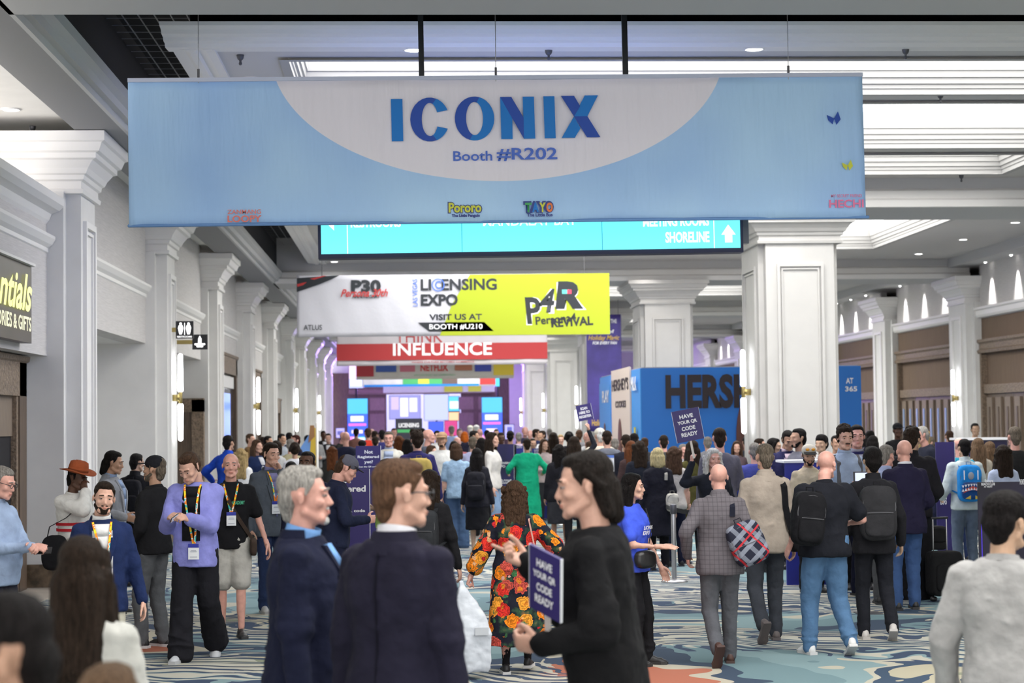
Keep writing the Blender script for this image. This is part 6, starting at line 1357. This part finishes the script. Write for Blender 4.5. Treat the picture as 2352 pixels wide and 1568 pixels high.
# the crowd beyond: head pixel, top pixel, pixels per metre, turn, top, bottom, hair, skin, options
W = WHT
crowd = [
 (576, 997, 100, 70, 'jacket', (.12, .07, .03), 'short', 'brown', 'fair', 'man in brown jacket beside a white pilaster, facing right'),
 (591, 1011, 125, 50, 'jacket', (.012, .022, .07), 'long', 'brown', 'fair', 'woman with long brown hair, dark glasses and navy blazer', dict(fem=1, shirt=1)),
 (617, 1002, 96, 80, 'shirt', (.5, .5, .5), 'short', 'black', 'tan', 'black haired man in profile left of a tube light'),
 (648, 997, 97, 60, 'jacket', (.25, .27, .3), 'short', 'black', 'tan', 'man in grey jacket looking down under the tube lights'),
 (665, 994, 92, 160, 'shirt', (.02, .02, .07), 'short', 'black', 'tan', 'person in navy shirt behind the grey jacket man'),
 (678, 1000, 105, -60, 'jacket', (.015, .015, .03), 'short', (.05, .012, .01), 'pink', 'man with dark red hair and navy jacket facing left'),
 (668, 1009, 120, 170, 'shirt', (.42, .38, .24), 'short', 'grey', 'fair', 'grey haired person in khaki shirt seen from behind'),
 (677, 1017, 132, 185, 'shirt', (.6, .6, .63), 'bun', 'dark', 'tan', 'woman with dark bun and white shirt seen from behind', dict(fem=1)),
 (636, 1013, 120, 150, 'shirt', (.5, .5, .5), 'bob', 'dark', 'fair', 'dark bob haired woman just behind the man with hand at mouth', dict(fem=1)),
 (553, 1031, 142, 180, 'shirt', (.6, .6, .6), 'wavy', 'blond', 'fair', 'blond woman in white top behind the bald man in shorts', dict(fem=1)),
 (743, 990, 76, 20, 'jacket', (.02, .02, .02), 'short', 'black', 'dark', 'man in dark jacket and white shirt far along the left pilasters', dict(shirt=1)),
 (754, 996, 84, 0, 'jacket', (.02, .02, .025), 'short', 'black', 'fair', 'black haired person in dark coat facing the camera near the far wall', dict(shirt=1)),
 (776, 991, 92, 60, 'shirt', (.012, .012, .012), 'bald', 'grey', 'pink', 'ruddy bald man in black leaning left of the LED screen', dict(lean=14)),
 (794, 992, 112, 190, 'jacket', (.016, .018, .04), 'bald', 'grey', 'pink', 'bald man in navy suit seen from behind left of the LED screen'),
 (763, 1026, 118, 170, 'shirt', (.04, .04, .04), 'wavy', 'auburn', 'fair', 'auburn haired woman behind the man in grey cap', dict(fem=1)),
 (844, 984, 88, 200, 'polo', (.62, .05, .03), 'short', 'brown', 'fair', 'man in bright red polo beside the left LED screen'),
 (854, 985, 80, 180, 'tee', (.6, .6, .6), 'bald', 'brown', 'pink', 'man in white t-shirt next to the red polo'),
 (862, 990, 86, 150, 'shirt', (.6, .6, .62), 'short', 'dark', 'tan', 'dark haired man in white shirt near the red polo'),
 (877, 988, 92, 190, 'jacket', (.03, .03, .12), 'short', 'black', 'tan', 'man in blue suit behind the pale overshirt man'),
 (832, 1012, 112, 180, 'tee', (.1, .1, .12), 'cap', 'black', 'tan', 'person in dark cap behind the smaller purple board'),
 (917, 1002, 112, 170, 'shirt', (.05, .03, .03), 'wavy', 'auburn', 'fair', 'woman with auburn hair left of the yellow backpack', dict(fem=1)),
 (936, 1009, 116, 185, 'jacket', (.015, .015, .02), 'long_straight', 'black', 'tan', 'woman with long black hair beside the yellow backpack', dict(fem=1)),
 (985, 986, 128, 90, 'jacket', (.08, .09, .12), 'bald', 'white', 'pink', 'bald man in grey suit in profile right of the yellow backpack'),
 (1015, 994, 134, -10, 'hoodie', (.58, .58, .56), 'cap', 'dark', 'tan', 'bearded man in tan cap and white hoodie facing the camera', dict(beard='dark', cap=(.34, .22, .13))),
 (1004, 990, 92, 0, 'shirt', (.5, .5, .5), 'bun', 'black', 'fair', 'woman with black bun behind the tan cap', dict(fem=1)),
 (1037, 978, 78, 180, 'shirt', (.35, .45, .7), 'short', 'grey', 'fair', 'man in sky blue shirt far off before the stage'),
 (1050, 1004, 112, 0, 'tee', (.3, .1, .12), 'bald', 'brown', 'pink', 'bald man facing the camera above the pale blue t-shirt', dict(beard='brown')),
 (1067, 992, 84, 190, 'jacket', (.02, .02, .04), 'bob', 'orange', 'fair', 'woman with bright orange hair in the far crowd', dict(fem=1)),
 (1056, 985, 80, 20, 'shirt', (.4, .4, .4), 'short', 'grey', 'pink', 'grey haired person far beyond the orange hair'),
 (1043, 1014, 118, 0, 'tee', (.4, .3, .3), 'long', 'dark', 'tan', 'woman with long dark hair beside the tan cap man', dict(fem=1)),
 (992, 1024, 130, 60, 'tee', (.5, .25, .28), 'long', 'brown', 'fair', 'woman in pink behind the yellow backpack man', dict(fem=1)),
 (1086, 1004, 122, 170, 'shirt', (.40, .42, .62), 'short', 'ash', 'fair', 'man with light brown hair and pale lilac shirt from behind'),
 (1106, 1007, 128, 175, 'jacket', (.014, .014, .018), 'long_straight', 'black', 'asian', 'woman with straight black hair behind the woman in black skirt', dict(fem=1)),
 (1080, 978, 74, 180, 'tee', (.2, .2, .2), 'cap', 'white', 'fair', 'person in cream cap in front of the far doors', dict(cap=(.55, .52, .42))),
 (1094, 977, 76, 180, 'tee', (.6, .4, .35), 'cap', 'white', 'fair', 'person in white cap in front of the far doors', dict(cap=(.62, .6, .58))),
 (1090, 990, 100, 90, 'shirt', (.1, .1, .12), 'short', 'black', 'tan', 'black haired man in profile below the white cap'),
 (1102, 985, 84, 185, 'shirt', (.6, .4, .38), 'bald', 'white', 'pink', 'bald person in pinkish shirt by the right LED screen'),
 (1131, 994, 132, 70, 'shirt', (.6, .58, .55), 'long', 'dark', 'fair', 'woman with long dark hair, white blouse and light jeans', dict(fem=1, b='jeans', bc=(.2, .3, .45))),
 (1151, 994, 110, 5, 'shirt', (.03, .03, .035), 'short', 'dark', 'dark', 'dark haired man facing the camera behind the dark board'),
 (1172, 990, 104, 175, 'jacket', (.014, .014, .018), 'short', 'black', 'tan', 'black haired man in black jacket from behind near the green coat'),
 (1191, 994, 90, 185, 'shirt', (.45, .35, .45), 'short', 'grey', 'fair', 'short grey haired person behind the green coat'),
 (1206, 980, 84, 10, 'jacket', (.03, .03, .06), 'bald', 'white', 'pink', 'bald man far off by the nearest white column base'),
 (1218, 988, 86, -10, 'shirt', (.5, .5, .5), 'bald', 'white', 'pink', 'balding man in white far off by the columns'),
 (1233, 986, 88, 90, 'jacket', (.02, .025, .07), 'short', 'dark', 'tan', 'dark haired man in navy jacket in profile by the columns', dict(shirt=1)),
 (1244, 990, 94, -60, 'jacket', (.02, .02, .04), 'short', 'dark', 'tan', 'dark haired man looking down to the left by the columns', dict(shirt=1)),
 (1224, 1008, 104, 10, 'tee', (.06, .06, .1), 'buzz', 'dark', 'tan', 'crop haired boyish person right of the green coat'),
 (1250, 1009, 112, 20, 'shirt', (.5, .4, .4), 'long', 'brown', 'fair', 'woman with long brown hair facing the camera above the blue board', dict(fem=1)),
 (1271, 994, 108, 180, 'tee', (.02, .02, .02), 'long', 'dark', 'fair', 'woman with long dark brown hair and black top from behind', dict(fem=1)),
 (1288, 999, 100, 0, 'shirt', (.4, .42, .45), 'short', 'blond', 'fair', 'blond person with white shirt behind the black curls', dict(fem=1)),
 (1307, 992, 112, 175, 'jacket', (.02, .02, .03), 'bun', 'black', 'tan', 'woman with black topknot and dark jacket', dict(fem=1)),
 (1284, 1022, 142, 182, 'jacket', (.014, .014, .018), 'curly_long', 'black', 'tan', 'woman with black curly hair and black suit from behind', dict(fem=1)),
 (1349, 992, 116, -10, 'shirt', (.6, .6, .62), 'bald', 'white', 'pink', 'ruddy bearded man in white shirt under the purple banner', dict(beard='grey')),
 (1354, 1014, 122, 178, 'tee', (.12, .5, .55), 'short', 'brown', 'fair', 'brown haired person in turquoise t-shirt from behind'),
 (1377, 985, 130, 190, 'jacket', (.55, .50, .42), 'cap', 'white', 'fair', 'person in cream cap and big beige jacket from behind', dict(cap=(.58, .55, .48), fat=1.25)),
 (1394, 990, 134, 176, 'hoodie', (.12, .13, .16), 'short', 'dark', 'fair', 'dark haired man in grey hoodie with dark rucksack in the queue'),
 (1412, 1008, 130, 180, 'jacket', (.02, .025, .035), 'short', 'grey', 'fair', 'grey haired man in navy suit in the queue', dict(fat=1.1)),
 (1437, 999, 134, 182, 'jacket', (.013, .014, .022), 'short', 'dark', 'tan', 'dark haired man in black suit with white collar in the queue', dict(shirt=1)),
 (1456, 996, 128, 176, 'shirt', (.04, .04, .05), 'short', 'black', 'tan', 'black haired person behind the auburn hair in the queue'),
 (1449, 1014, 140, 182, 'shirt', (.05, .03, .03), 'long_straight', 'auburn', 'fair', 'woman with long auburn hair in the queue', dict(fem=1)),
 (1469, 1014, 150, 180, 'tee', (.012, .014, .022), 'curly_long', 'dark', 'fair', 'woman with dark curls and black top in the queue', dict(fem=1, fat=1.15)),
 (1524, 1000, 134, 180, 'tee', (.05, .05, .05), 'buzz', 'dark', 'pink', 'close cropped man in front of the blue box booth'),
 (1547, 1027, 168, 184, 'tee', (.45, .42, .4), 'curly_long', 'brown', 'fair', 'woman with brown curly bob beside the blond bob', dict(fem=1)),
 (1590, 1013, 162, 186, 'jacket', (.07, .065, .02), 'long', 'dark', 'fair', 'woman with long dark hair and olive coat under the raised sign', dict(fem=1, fat=1.1, coat=1)),
 (1570, 1021, 130, 30, 'shirt', (.3, .3, .33), 'short', 'grey', 'pink', 'grey haired person glimpsed left of the raised hand'),
 (1652, 984, 178, 176, 'shirt', (.10, .095, .12), 'buzz', 'dark', 'pink', 'balding man in grey shirt behind the white haired woman', dict(fat=1.12)),
 (1692, 1014, 124, -6, 'shirt', (.1, .07, .08), 'long', 'brown', 'fair', 'woman with long brown hair smiling by the column', dict(fem=1)),
 (1733, 1019, 172, 172, 'jacket', (.05, .06, .24), 'full', 'grey', 'pink', 'grey haired man in blue blazer behind the beige jacket', dict(fat=1.1)),
 (1746, 1008, 132, 90, 'shirt', (.1, .1, .1), 'short', 'dark', 'fair', 'dark haired person half hidden behind the beige jacket man'),
 (1779, 1008, 164, 62, 'jacket', (.014, .014, .016), 'long_straight', 'black', 'asian', 'black haired woman in black leather jacket facing right', dict(fem=1)),
 (1832, 986, 166, -70, 'shirt', (.14, .14, .17), 'short', 'black', 'tan', 'bearded man with grey top facing left before the column', dict(beard='black')),
 (1886, 1001, 160, -40, 'shirt', (.5, .5, .5), 'mop', 'black', 'asian', 'black haired young man looking down before the column'),
 (1921, 1001, 150, 10, 'shirt', (.4, .38, .42), 'buzz', 'black', 'tan', 'man in lilac shirt half hidden by the moustached man'),
 (1998, 990, 124, 175, 'jacket', (.03, .03, .05), 'long', 'black', 'tan', 'woman with black hair near the cyan screen', dict(fem=1)),
 (2004, 1002, 140, 185, 'shirt', (.02, .02, .02), 'bob', 'black', 'tan', 'person with black bob in front of the right wall', dict(fem=1)),
 (2062, 973, 122, 8, 'jacket', (.014, .014, .016), 'cap', 'black', 'dark', 'man in black cap and black jacket facing the camera', dict(cap=(.012, .012, .014))),
 (2117, 985, 144, 176, 'shirt', (.45, .55, .5), 'wavy', 'blond', 'fair', 'woman with long blond hair and mint top', dict(fem=1)),
 (2134, 1004, 128, -80, 'shirt', (.5, .42, .55), 'short', 'ash', 'fair', 'person in pale lilac top right of the blond hair'),
 (2150, 975, 145, -84, 'jacket', (.016, .018, .03), 'short', 'silver', 'pink', 'grey haired man bending over the purple board', dict(lean=22)),
 (2240, 973, 112, 4, 'shirt', (.58, .55, .56), 'short', 'black', 'asian', 'black haired man in white facing the camera by the brown doors'),
 (2202, 1006, 168, 172, 'tee', (.02, .26, .38), 'bald', 'blond', 'pink', 'bald man in teal t-shirt left of the shark backpack'),
 (2246, 1008, 160, 176, 'shirt', (.4, .36, .3), 'long_straight', 'lbrown', 'fair', 'woman with long light brown hair near the counter', dict(fem=1)),
 (2272, 1016, 162, 182, 'shirt', (.6, .6, .64), 'long_straight', 'lbrown', 'fair', 'woman with honey hair and white striped blouse', dict(fem=1)),
 (2302, 1024, 188, 184, 'shirt', (.40, .46, .60), 'curly_long', 'dark', 'fair', 'woman with long dark curls and light blue blouse', dict(fem=1)),
 (2329, 982, 178, 182, 'tee', (.014, .014, .014), 'short', 'ash', 'pink', 'man with short sandy hair and black t-shirt near the right edge', dict(fat=1.1)),
 (885, 1056, 186, -110, 'tee', (.30, .45, .10), 'long', 'black', 'olive', 'black haired woman in profile between the purple board and the glasses man', dict(fem=1)),
 (862, 1003, 100, 182, 'jacket', (.03, .03, .05), 'short', 'dark', 'fair', 'dark haired man behind the man in pale overshirt'),
 (948, 985, 84, 180, 'shirt', (.25, .25, .3), 'short', 'dark', 'tan', 'dark haired man by the LICENSING panel'),
 (1118, 988, 82, 182, 'jacket', (.05, .05, .08), 'short', 'black', 'tan', 'black haired man below the right LED screen'),
 (1140, 986, 76, 0, 'shirt', (.4, .3, .3), 'short', 'brown', 'fair', 'brown haired man facing the camera far off under the right LED screen'),
 (1262, 985, 78, 178, 'shirt', (.3, .32, .4), 'short', 'grey', 'fair', 'grey haired man at the foot of a far column'),
 (1330, 988, 96, 182, 'shirt', (.2, .2, .22), 'short', 'brown', 'fair', 'brown haired man below the small raised sign'),
 (818, 984, 76, 182, 'shirt', (.25, .12, .1), 'short', 'black', 'tan', 'black haired person directly before the left LED screen'),
 (905, 984, 80, 4, 'jacket', (.05, .05, .06), 'short', 'brown', 'pink', 'brown haired man facing the camera under the dark sign panel', dict(shirt=1)),
 (970, 984, 84, 180, 'tee', (.3, .3, .32), 'short', 'black', 'tan', 'black haired person right of the dark sign panel'),
 (604, 1004, 96, 175, 'jacket', (.04, .04, .05), 'short', 'dark', 'tan', 'dark haired man behind the woman in dark glasses'),
 (706, 1000, 92, 182, 'jacket', (.03, .03, .04), 'short', 'black', 'tan', 'black haired man before the yellow and blue cloth display'),
 (724, 994, 84, 20, 'shirt', (.3, .3, .3), 'short', 'brown', 'fair', 'brown haired man right of the yellow cloth display'),
 (1480, 1006, 118, 182, 'shirt', (.06, .06, .07), 'short', 'brown', 'fair', 'brown haired man at the left end of the blue box booth'),
 (1625, 1004, 120, 178, 'shirt', (.2, .2, .22), 'short', 'grey', 'fair', 'grey haired man behind the purple sign'),
 (1714, 1003, 118, 178, 'jacket', (.05, .05, .06), 'short', 'black', 'tan', 'black haired man right of the smiling woman'),
 (2180, 990, 118, 178, 'shirt', (.3, .3, .33), 'short', 'brown', 'fair', 'brown haired man behind the purple board at right'),
]
for n, c in enumerate(crowd):
    px, py, s, rot, tt_, tc_, hs, hc, sk, lab = c[:10]; o = c[10] if len(c) > 10 else {}
    back = abs(((rot + 180) % 360) - 180) > 100
    to = {}
    if o.get('shirt'): to = {'shirt': (.55, .55, .58)}
    if o.get('coat'): tt_ = 'coat'
    P_ = FPO['A'] if n % 3 else FPO['C']
    def ex(i, o=o, hc=hc):
        if 'cap' in o or 'cap' == c[6]: hat_cap(i, o.get('cap', (.02, .02, .025)))
    yh = (0, 0, 0) if abs(o.get('lean', 0)) < 1 else (0, 10, 0)
    person(lab, px, py, s, rot, (tt_, tc_, to), (o.get('b', 'skirt' if (o.get('fem') and n % 5 == 0) else 'pants'), o.get('bc', (BLK, NAVY, CHAR, DJEAN)[n % 4])), (hs, hc) if hs != 'cap' else ('cap', hc, 'buzz'), sk, 2, bool(o.get('fem')), fat=o.get('fat', 1.0 + .04 * (n % 3)), lean=o.get('lean', 0), head=yh, aL=P_, aR=FPO['A'] if n % 2 else FPO['C'], beard=o.get('beard'), group='the crowd in the hall', extra=(ex if hs == 'cap' else None))
# raised arm with the small sign
person('dark haired woman in black raising a small sign high in one hand', 1318, 1004, 142, 182, ('shirt', (.014, .016, .022)), ('pants', BLK), ('long', 'dark'), 'fair', 2, True, aR=arm(.24, .06, 1.86, .34, 0, 1.6, 'fist', 0, (0, 0, 1)), group='the crowd in the hall')

# ------------------------------------------------------------------ signs held up, boards, barriers, luggage
def card(name, lab, BL, Wv, Hv, lines, th=.012, m=M_purple, cat='sign', stick=None, tm=M_white, pad=.12, fz=None):
    BL, Wv, Hv = Vector(BL), Vector(Wv), Vector(Hv); w, h = Wv.length, Hv.length
    x = Wv.normalized(); z = (Hv - x * Hv.dot(x)).normalized(); y = z.cross(x)
    t = thing(name, lab, cat, (0, 0, 0)); t.matrix_world = Matrix.Translation(BL) @ Matrix((x, y, z)).transposed().to_4x4()
    obj('sign_board', MB().box(0, w, 0, th, 0, h), m, t); obj('board_edge', MB().box(w, w + .003, 0, th, 0, h).box(-.003, 0, 0, th, 0, h), M_paper, t)
    n = len(lines); lh = h * (1 - 2 * pad) / n
    for i, (b_, f) in enumerate(lines): text(b_, w * (.5 - f / 2), h * (1 - pad) - lh * (i + .82), w * f, lh * .66, tm, t, -.003, 'lettering', .03)
    if stick:
        obj('stick', MB().box(w * .5 - .012, w * .5 + .012, th, th + .012, -stick, h * .5), mat('pale_wood', (.6, .55, .52), .6), t)
    return t
HV = (('HAVE', .5), ('YOUR QR', .72), ('CODE', .5), ('READY', .6))
p = at(1216, 1393, 7.55)
card('placard', 'purple card reading HAVE YOUR QR CODE READY held low by the pointing man', p, (.112, -.13, -.054), (-.013, -.10, .262), HV, stick=.13)
p = at(1556, 1018, 20.9)
card('placard', 'purple placard reading HAVE YOUR QR CODE READY raised before the blue booth', p, (.305, 0, .055), (-.062, 0, .352), HV, stick=.20)
p = at(1329, 968, 29.8)
card('placard', 'small dark purple placard reading SCAN HERE TO REGISTER held up high', p, (.24, 0, .045), (-.04, 0, .25), (('SCAN', .45), ('HERE TO', .7), ('REGISTER', .8)), stick=.16)
def board(lab, px0, px1, pyt, Y, lines, m=M_purple, zb=0.02, name='display_board', base=True):
    a = at(px0, pyt, Y); b_ = at(px1, pyt, Y); w = b_.x - a.x; h = a.z - zb
    t = thing(name, lab, 'board', (a.x, Y, zb))
    obj('panel', MB().box(0, w, 0, .03, 0, h), m, t); obj('edge', MB().box(w, w + .006, 0, .03, 0, h), M_paper, t)
    if base: obj('foot', MB().box(.05, w - .05, -.18, .22, -.02, .015), M_grey, t)
    for (tx_, x0, x1, y0, y1) in lines:
        text(tx_, (x0 - px0) * Y / F, CAMZ - (y1 - 969) * Y / F - zb, (x1 - x0) * Y / F, (y1 - y0) * Y / F, M_white, t, -.004, 'lettering', .03)
    return t
board('purple board reading Not Registered yet beside the man in grey cap', 772, 848, 1078, 19.8, [('Not', 771, 805, 1089, 1106), ('Registered', 742, 839, 1111, 1130), ('yet?', 772, 806, 1134, 1148), ('Scan the QR code', 742, 837, 1165, 1173), ('and skip the line!', 742, 836, 1180, 1188)])
board('second, smaller purple board reading Not Registered yet further back', 817, 874, 1024, 26, [('Not', 837, 856, 1031, 1039), ('Registered', 821, 870, 1043, 1051), ('yet?', 836, 856, 1054, 1063), ('Scan the QR code', 823, 866, 1067, 1071)])
t = board('dark blue board reading LICENSING EXPO left of the green coat', 1134, 1180, 1020, 38.5, [('LICENSING', 1140, 1176, 1062, 1067), ('EXPO', 1140, 1160, 1069, 1075), ('WELCOME', 1142, 1174, 1102, 1112)], mat('night_blue_print', (.016, .012, .09), .5, noise=.6, nscale=1.5))
board('blue board reading LICENSING EXPO right of the green coat', 1222, 1258, 1030, 39, [('LICENSING', 1227, 1254, 1034, 1039), ('EXPO', 1227, 1242, 1041, 1046)], mat('blue_board_print', (.018, .03, .24), .5, noise=.4, nscale=1.5))
board('blue board just behind the left shoulder of the green coat', 1186, 1202, 1024, 39, [('EXPO', 1187, 1199, 1026, 1031)], M_royal)
t = board('dark purple board reading BEACH CLUB AT NIGHT at the right edge', 2246, 2362, 1107, 21.5, [('Encore', 2262, 2282, 1117, 1124), ('BEACH CLUB', 2254, 2286, 1125, 1131), ('AT NIGHT', 2260, 2280, 1132, 1136), ('THE MET', 2344, 2356, 1118, 1130)], mat('night_print', (.014, .010, .035), .45, noise=.7, nscale=1.2))
obj('violet_line', MB().box(.028, .036, -.004, 0, .1, .78), mat('violet_line', (.05, .02, .4), .5, emit=(.1, .05, .9), es=.4), t)
text('LAS VEGAS', .02, .32, .26, .035, M_white, t, -.004, 'lettering', .02, None, R(90))
board('purple board with pale lettering between the blazer man and the shark backpack', 2149, 2192, 1015, 25.5, [('LICEN', 2157, 2172, 1153, 1163), ('EXPO', 2157, 2172, 1164, 1174)], mat('violet_board', (.022, .014, .12), .5, noise=.3, nscale=2))
t = thing('reception_counter', 'royal blue counter front behind the bald man in black t-shirt', 'counter', (at(1803, 1062, 23).x, 23, 0))
zt = at(1860, 1062, 23).z; wd = at(1930, 1062, 23).x - t.location.x
obj('front_panel', MB().box(0, wd, 0, .04, 0, zt), mat('counter_print', (.015, .025, .30), .45, noise=.5, nscale=1.3), t); obj('counter_top', MB().box(-.02, wd + .02, -.03, .5, zt, zt + .03), M_white, t)
t = thing('reception_desk', 'dark blue desk with white top at the right in front of the brown doors', 'counter', (at(2215, 1010, 34).x, 34, 0))
zt = at(2260, 1010, 34).z; wd = .8
obj('desk_body', MB().box(-.1, wd, 0, .5, 0, zt), M_navy, t); obj('desk_top', MB().box(-.12, wd + .02, -.03, .55, zt, zt + .04), M_white, t)
a = at(1962, 1118, 19.5)
t = thing('monitor', 'small black monitor with lit blue and white screen on a stand', 'monitor', (a.x, 19.5, 0)); z = a.z
obj('monitor_body', MB().box(0, .26, 0, .03, z, z + .16), M_black, t); obj('monitor_screen', MB().box(.012, .25, -.004, 0, z + .012, z + .148), mat('monitor_glow', (.1, .1, .1), .3, emit=(.55, .62, .95), es=.8), t); obj('monitor_stand', MB().box(.11, .15, .01, .04, 0, z).box(0, .26, -.1, .14, 0, .01), M_grey, t)
# paper notice on a post
a = at(1384, 1080, 29)
t = thing('notice_stand', 'white paper notice in a frame on a post in the queue', 'sign', (a.x, 29, 0)); z = a.z
obj('notice', MB().box(0, .18, -.006, 0, z - .02, z + .235), M_paper, t); obj('notice_header', MB().box(0, .18, -.010, -.006, z + .195, z + .235), mat('notice_blue', (.1, .2, .6), .6), t); obj('frame', MB().box(-.012, .192, 0, .02, z - .03, z + .247), M_black, t); obj('post', MB().cap((.09, .02, 0), (.09, .02, z), .02, .02), M_grey, t, True); obj('foot', MB().cap((.09, .02, .012), (.09, .02, .02), .14, .12), M_grey, t, True)
# belt barriers
def stanchion(px, pyb, lab):
    d = proj_ray(px, pyb); tt_ = -CAMZ / d.z; x, y = d.x * tt_, d.y * tt_
    t = thing('queue_post', lab, 'barrier post', (x, y, 0), group='queue barrier posts')
    obj('base', MB().rings([[(r_ * math.cos(a), r_ * math.sin(a), z) for a in np.linspace(0, 2 * math.pi, 24, endpoint=False)] for r_, z in ((.17, 0), (.17, .012), (.12, .03), (.04, .045))]), M_metal, t, True)
    obj('pole', MB().cap((0, 0, .05), (0, 0, .86), .032, .032), M_metal, t, True); obj('belt_head', MB().rings([[(r_ * math.cos(a), r_ * math.sin(a), z) for a in np.linspace(0, 2 * math.pi, 16, endpoint=False)] for r_, z in ((.036, .86), (.042, .87), (.042, .97), (.03, .985))]), M_grey, t, True)
    return (x, y)
sp_ = [stanchion(1549, 1336, 'nearest steel belt post, right of the woman in the blue t-shirt'), stanchion(1504, 1272, 'second steel belt post behind the woman in the blue t-shirt'), stanchion(1425, 1232, 'third steel belt post under the paper notice'), stanchion(1298, 1206, 'steel belt post beyond the pointing man'), stanchion(1640, 1330, 'steel belt post hidden behind the bald man in checked blazer')]
for i, j, lab in ((0, 1, 'black queue belt between the two nearest posts'), (1, 2, 'black queue belt running back to the third post'), (0, 4, 'black queue belt running right behind the checked blazer'), (2, 3, 'black queue belt furthest back')):
    a, b_ = sp_[i], sp_[j]; n = 9; P = [(a[0] + (b_[0] - a[0]) * q / n, a[1] + (b_[1] - a[1]) * q / n, .92 - .05 * math.sin(math.pi * q / n)) for q in range(n + 1)]
    rs = [[(x, y, z - .028), (x, y, z + .028), (x + .004, y + .004, z + .028), (x + .004, y + .004, z - .028)] for x, y, z in P]
    t = thing('queue_belt', lab, 'barrier belt', (0, 0, 0)); obj('belt', MB().rings(rs), mat('black_webbing', (.02, .022, .022), .7), t)
# suitcases
def suitcase(lab, px, pyb, w, h, d, col, soft=False, rot=0, zoff=0, Y=None, handle=True):
    if Y is None:
        r_ = proj_ray(px, pyb); q = -CAMZ / r_.z; x, y, z0 = r_.x * q, r_.y * q, 0
    else: p_ = at(px, pyb, Y); x, y, z0 = p_.x, Y, p_.z
    t = thing('suitcase' if not soft else 'travel_bag', lab, 'luggage', (x, y, z0), R(rot))
    g = MB(); g.ell((0, 0, .06 * (not soft) + h / 2), (w / 2, d / 2, h / 2), e=7, nu=28, nv=18)
    blob('case_body', cloth(col), t, [(g, .010, .006, .1, 2)])
    g = MB(); g.ell((0, -d / 2, .06 + h * .42), (w * .42, .03, h * .3), e=6, nu=24, nv=14); blob('front_pocket', cloth(col), t, [(g, .010, .004, .1, 1)])
    if handle:
        for sd in (-1, 1):
            obj('handle_tube', MB().cap((sd * w * .22, d * .35, h), (sd * w * .22, d * .35, h + .42), .008, .008), M_metal, t, True)
            obj('wheel', MB().cap((sd * w * .36 - .012, 0, .03), (sd * w * .36 + .012, 0, .03), .03, .03), M_black, t, True)
        obj('grip', MB().cap((-w * .25, d * .35, h + .42), (w * .25, d * .35, h + .42), .014, .014), M_black, t, True)
    return t
suitcase('black fabric rolling suitcase standing behind the bald man in navy blazer', 2170, 1380, .38, .50, .24, (.012, .012, .013), rot=12)
suitcase('slouchy black bag sitting on top of the black rolling suitcase', 2146, 1262, .26, .27, .18, (.014, .014, .015), True, 5, Y=21.1, handle=False)
# cloth display near the left wall
a = at(728, 1045, 45)
t = thing('flag_display', 'slanting blue and yellow cloth display beside a white post at the left', 'flag', (a.x, 45, 0))
obj('pole', MB().cap((0, .05, 0), (0, .05, 2.05), .035, .035), M_trim, t, True)
obj('yellow_cloth', MB().poly([(-.22, .6), (-.03, .6), (-.03, 1.95), (-.12, 2.0)], 0, th=.02), mat('flag_yellow', (.6, .42, .05), .7), t); obj('blue_cloth', MB().poly([(-.45, 1.4), (-.16, 1.2), (-.12, 1.9)], .01, th=.02), mat('flag_blue', (.15, .32, .7), .7), t); obj('brown_cloth', MB().poly([(-.2, 1.6), (-.05, 1.75), (-.06, 2.02), (-.16, 2.02)], -.01, th=.02), mat('flag_brown', (.3, .15, .06), .7), t)

finish_blobs(); finish_far(); finish_texts()
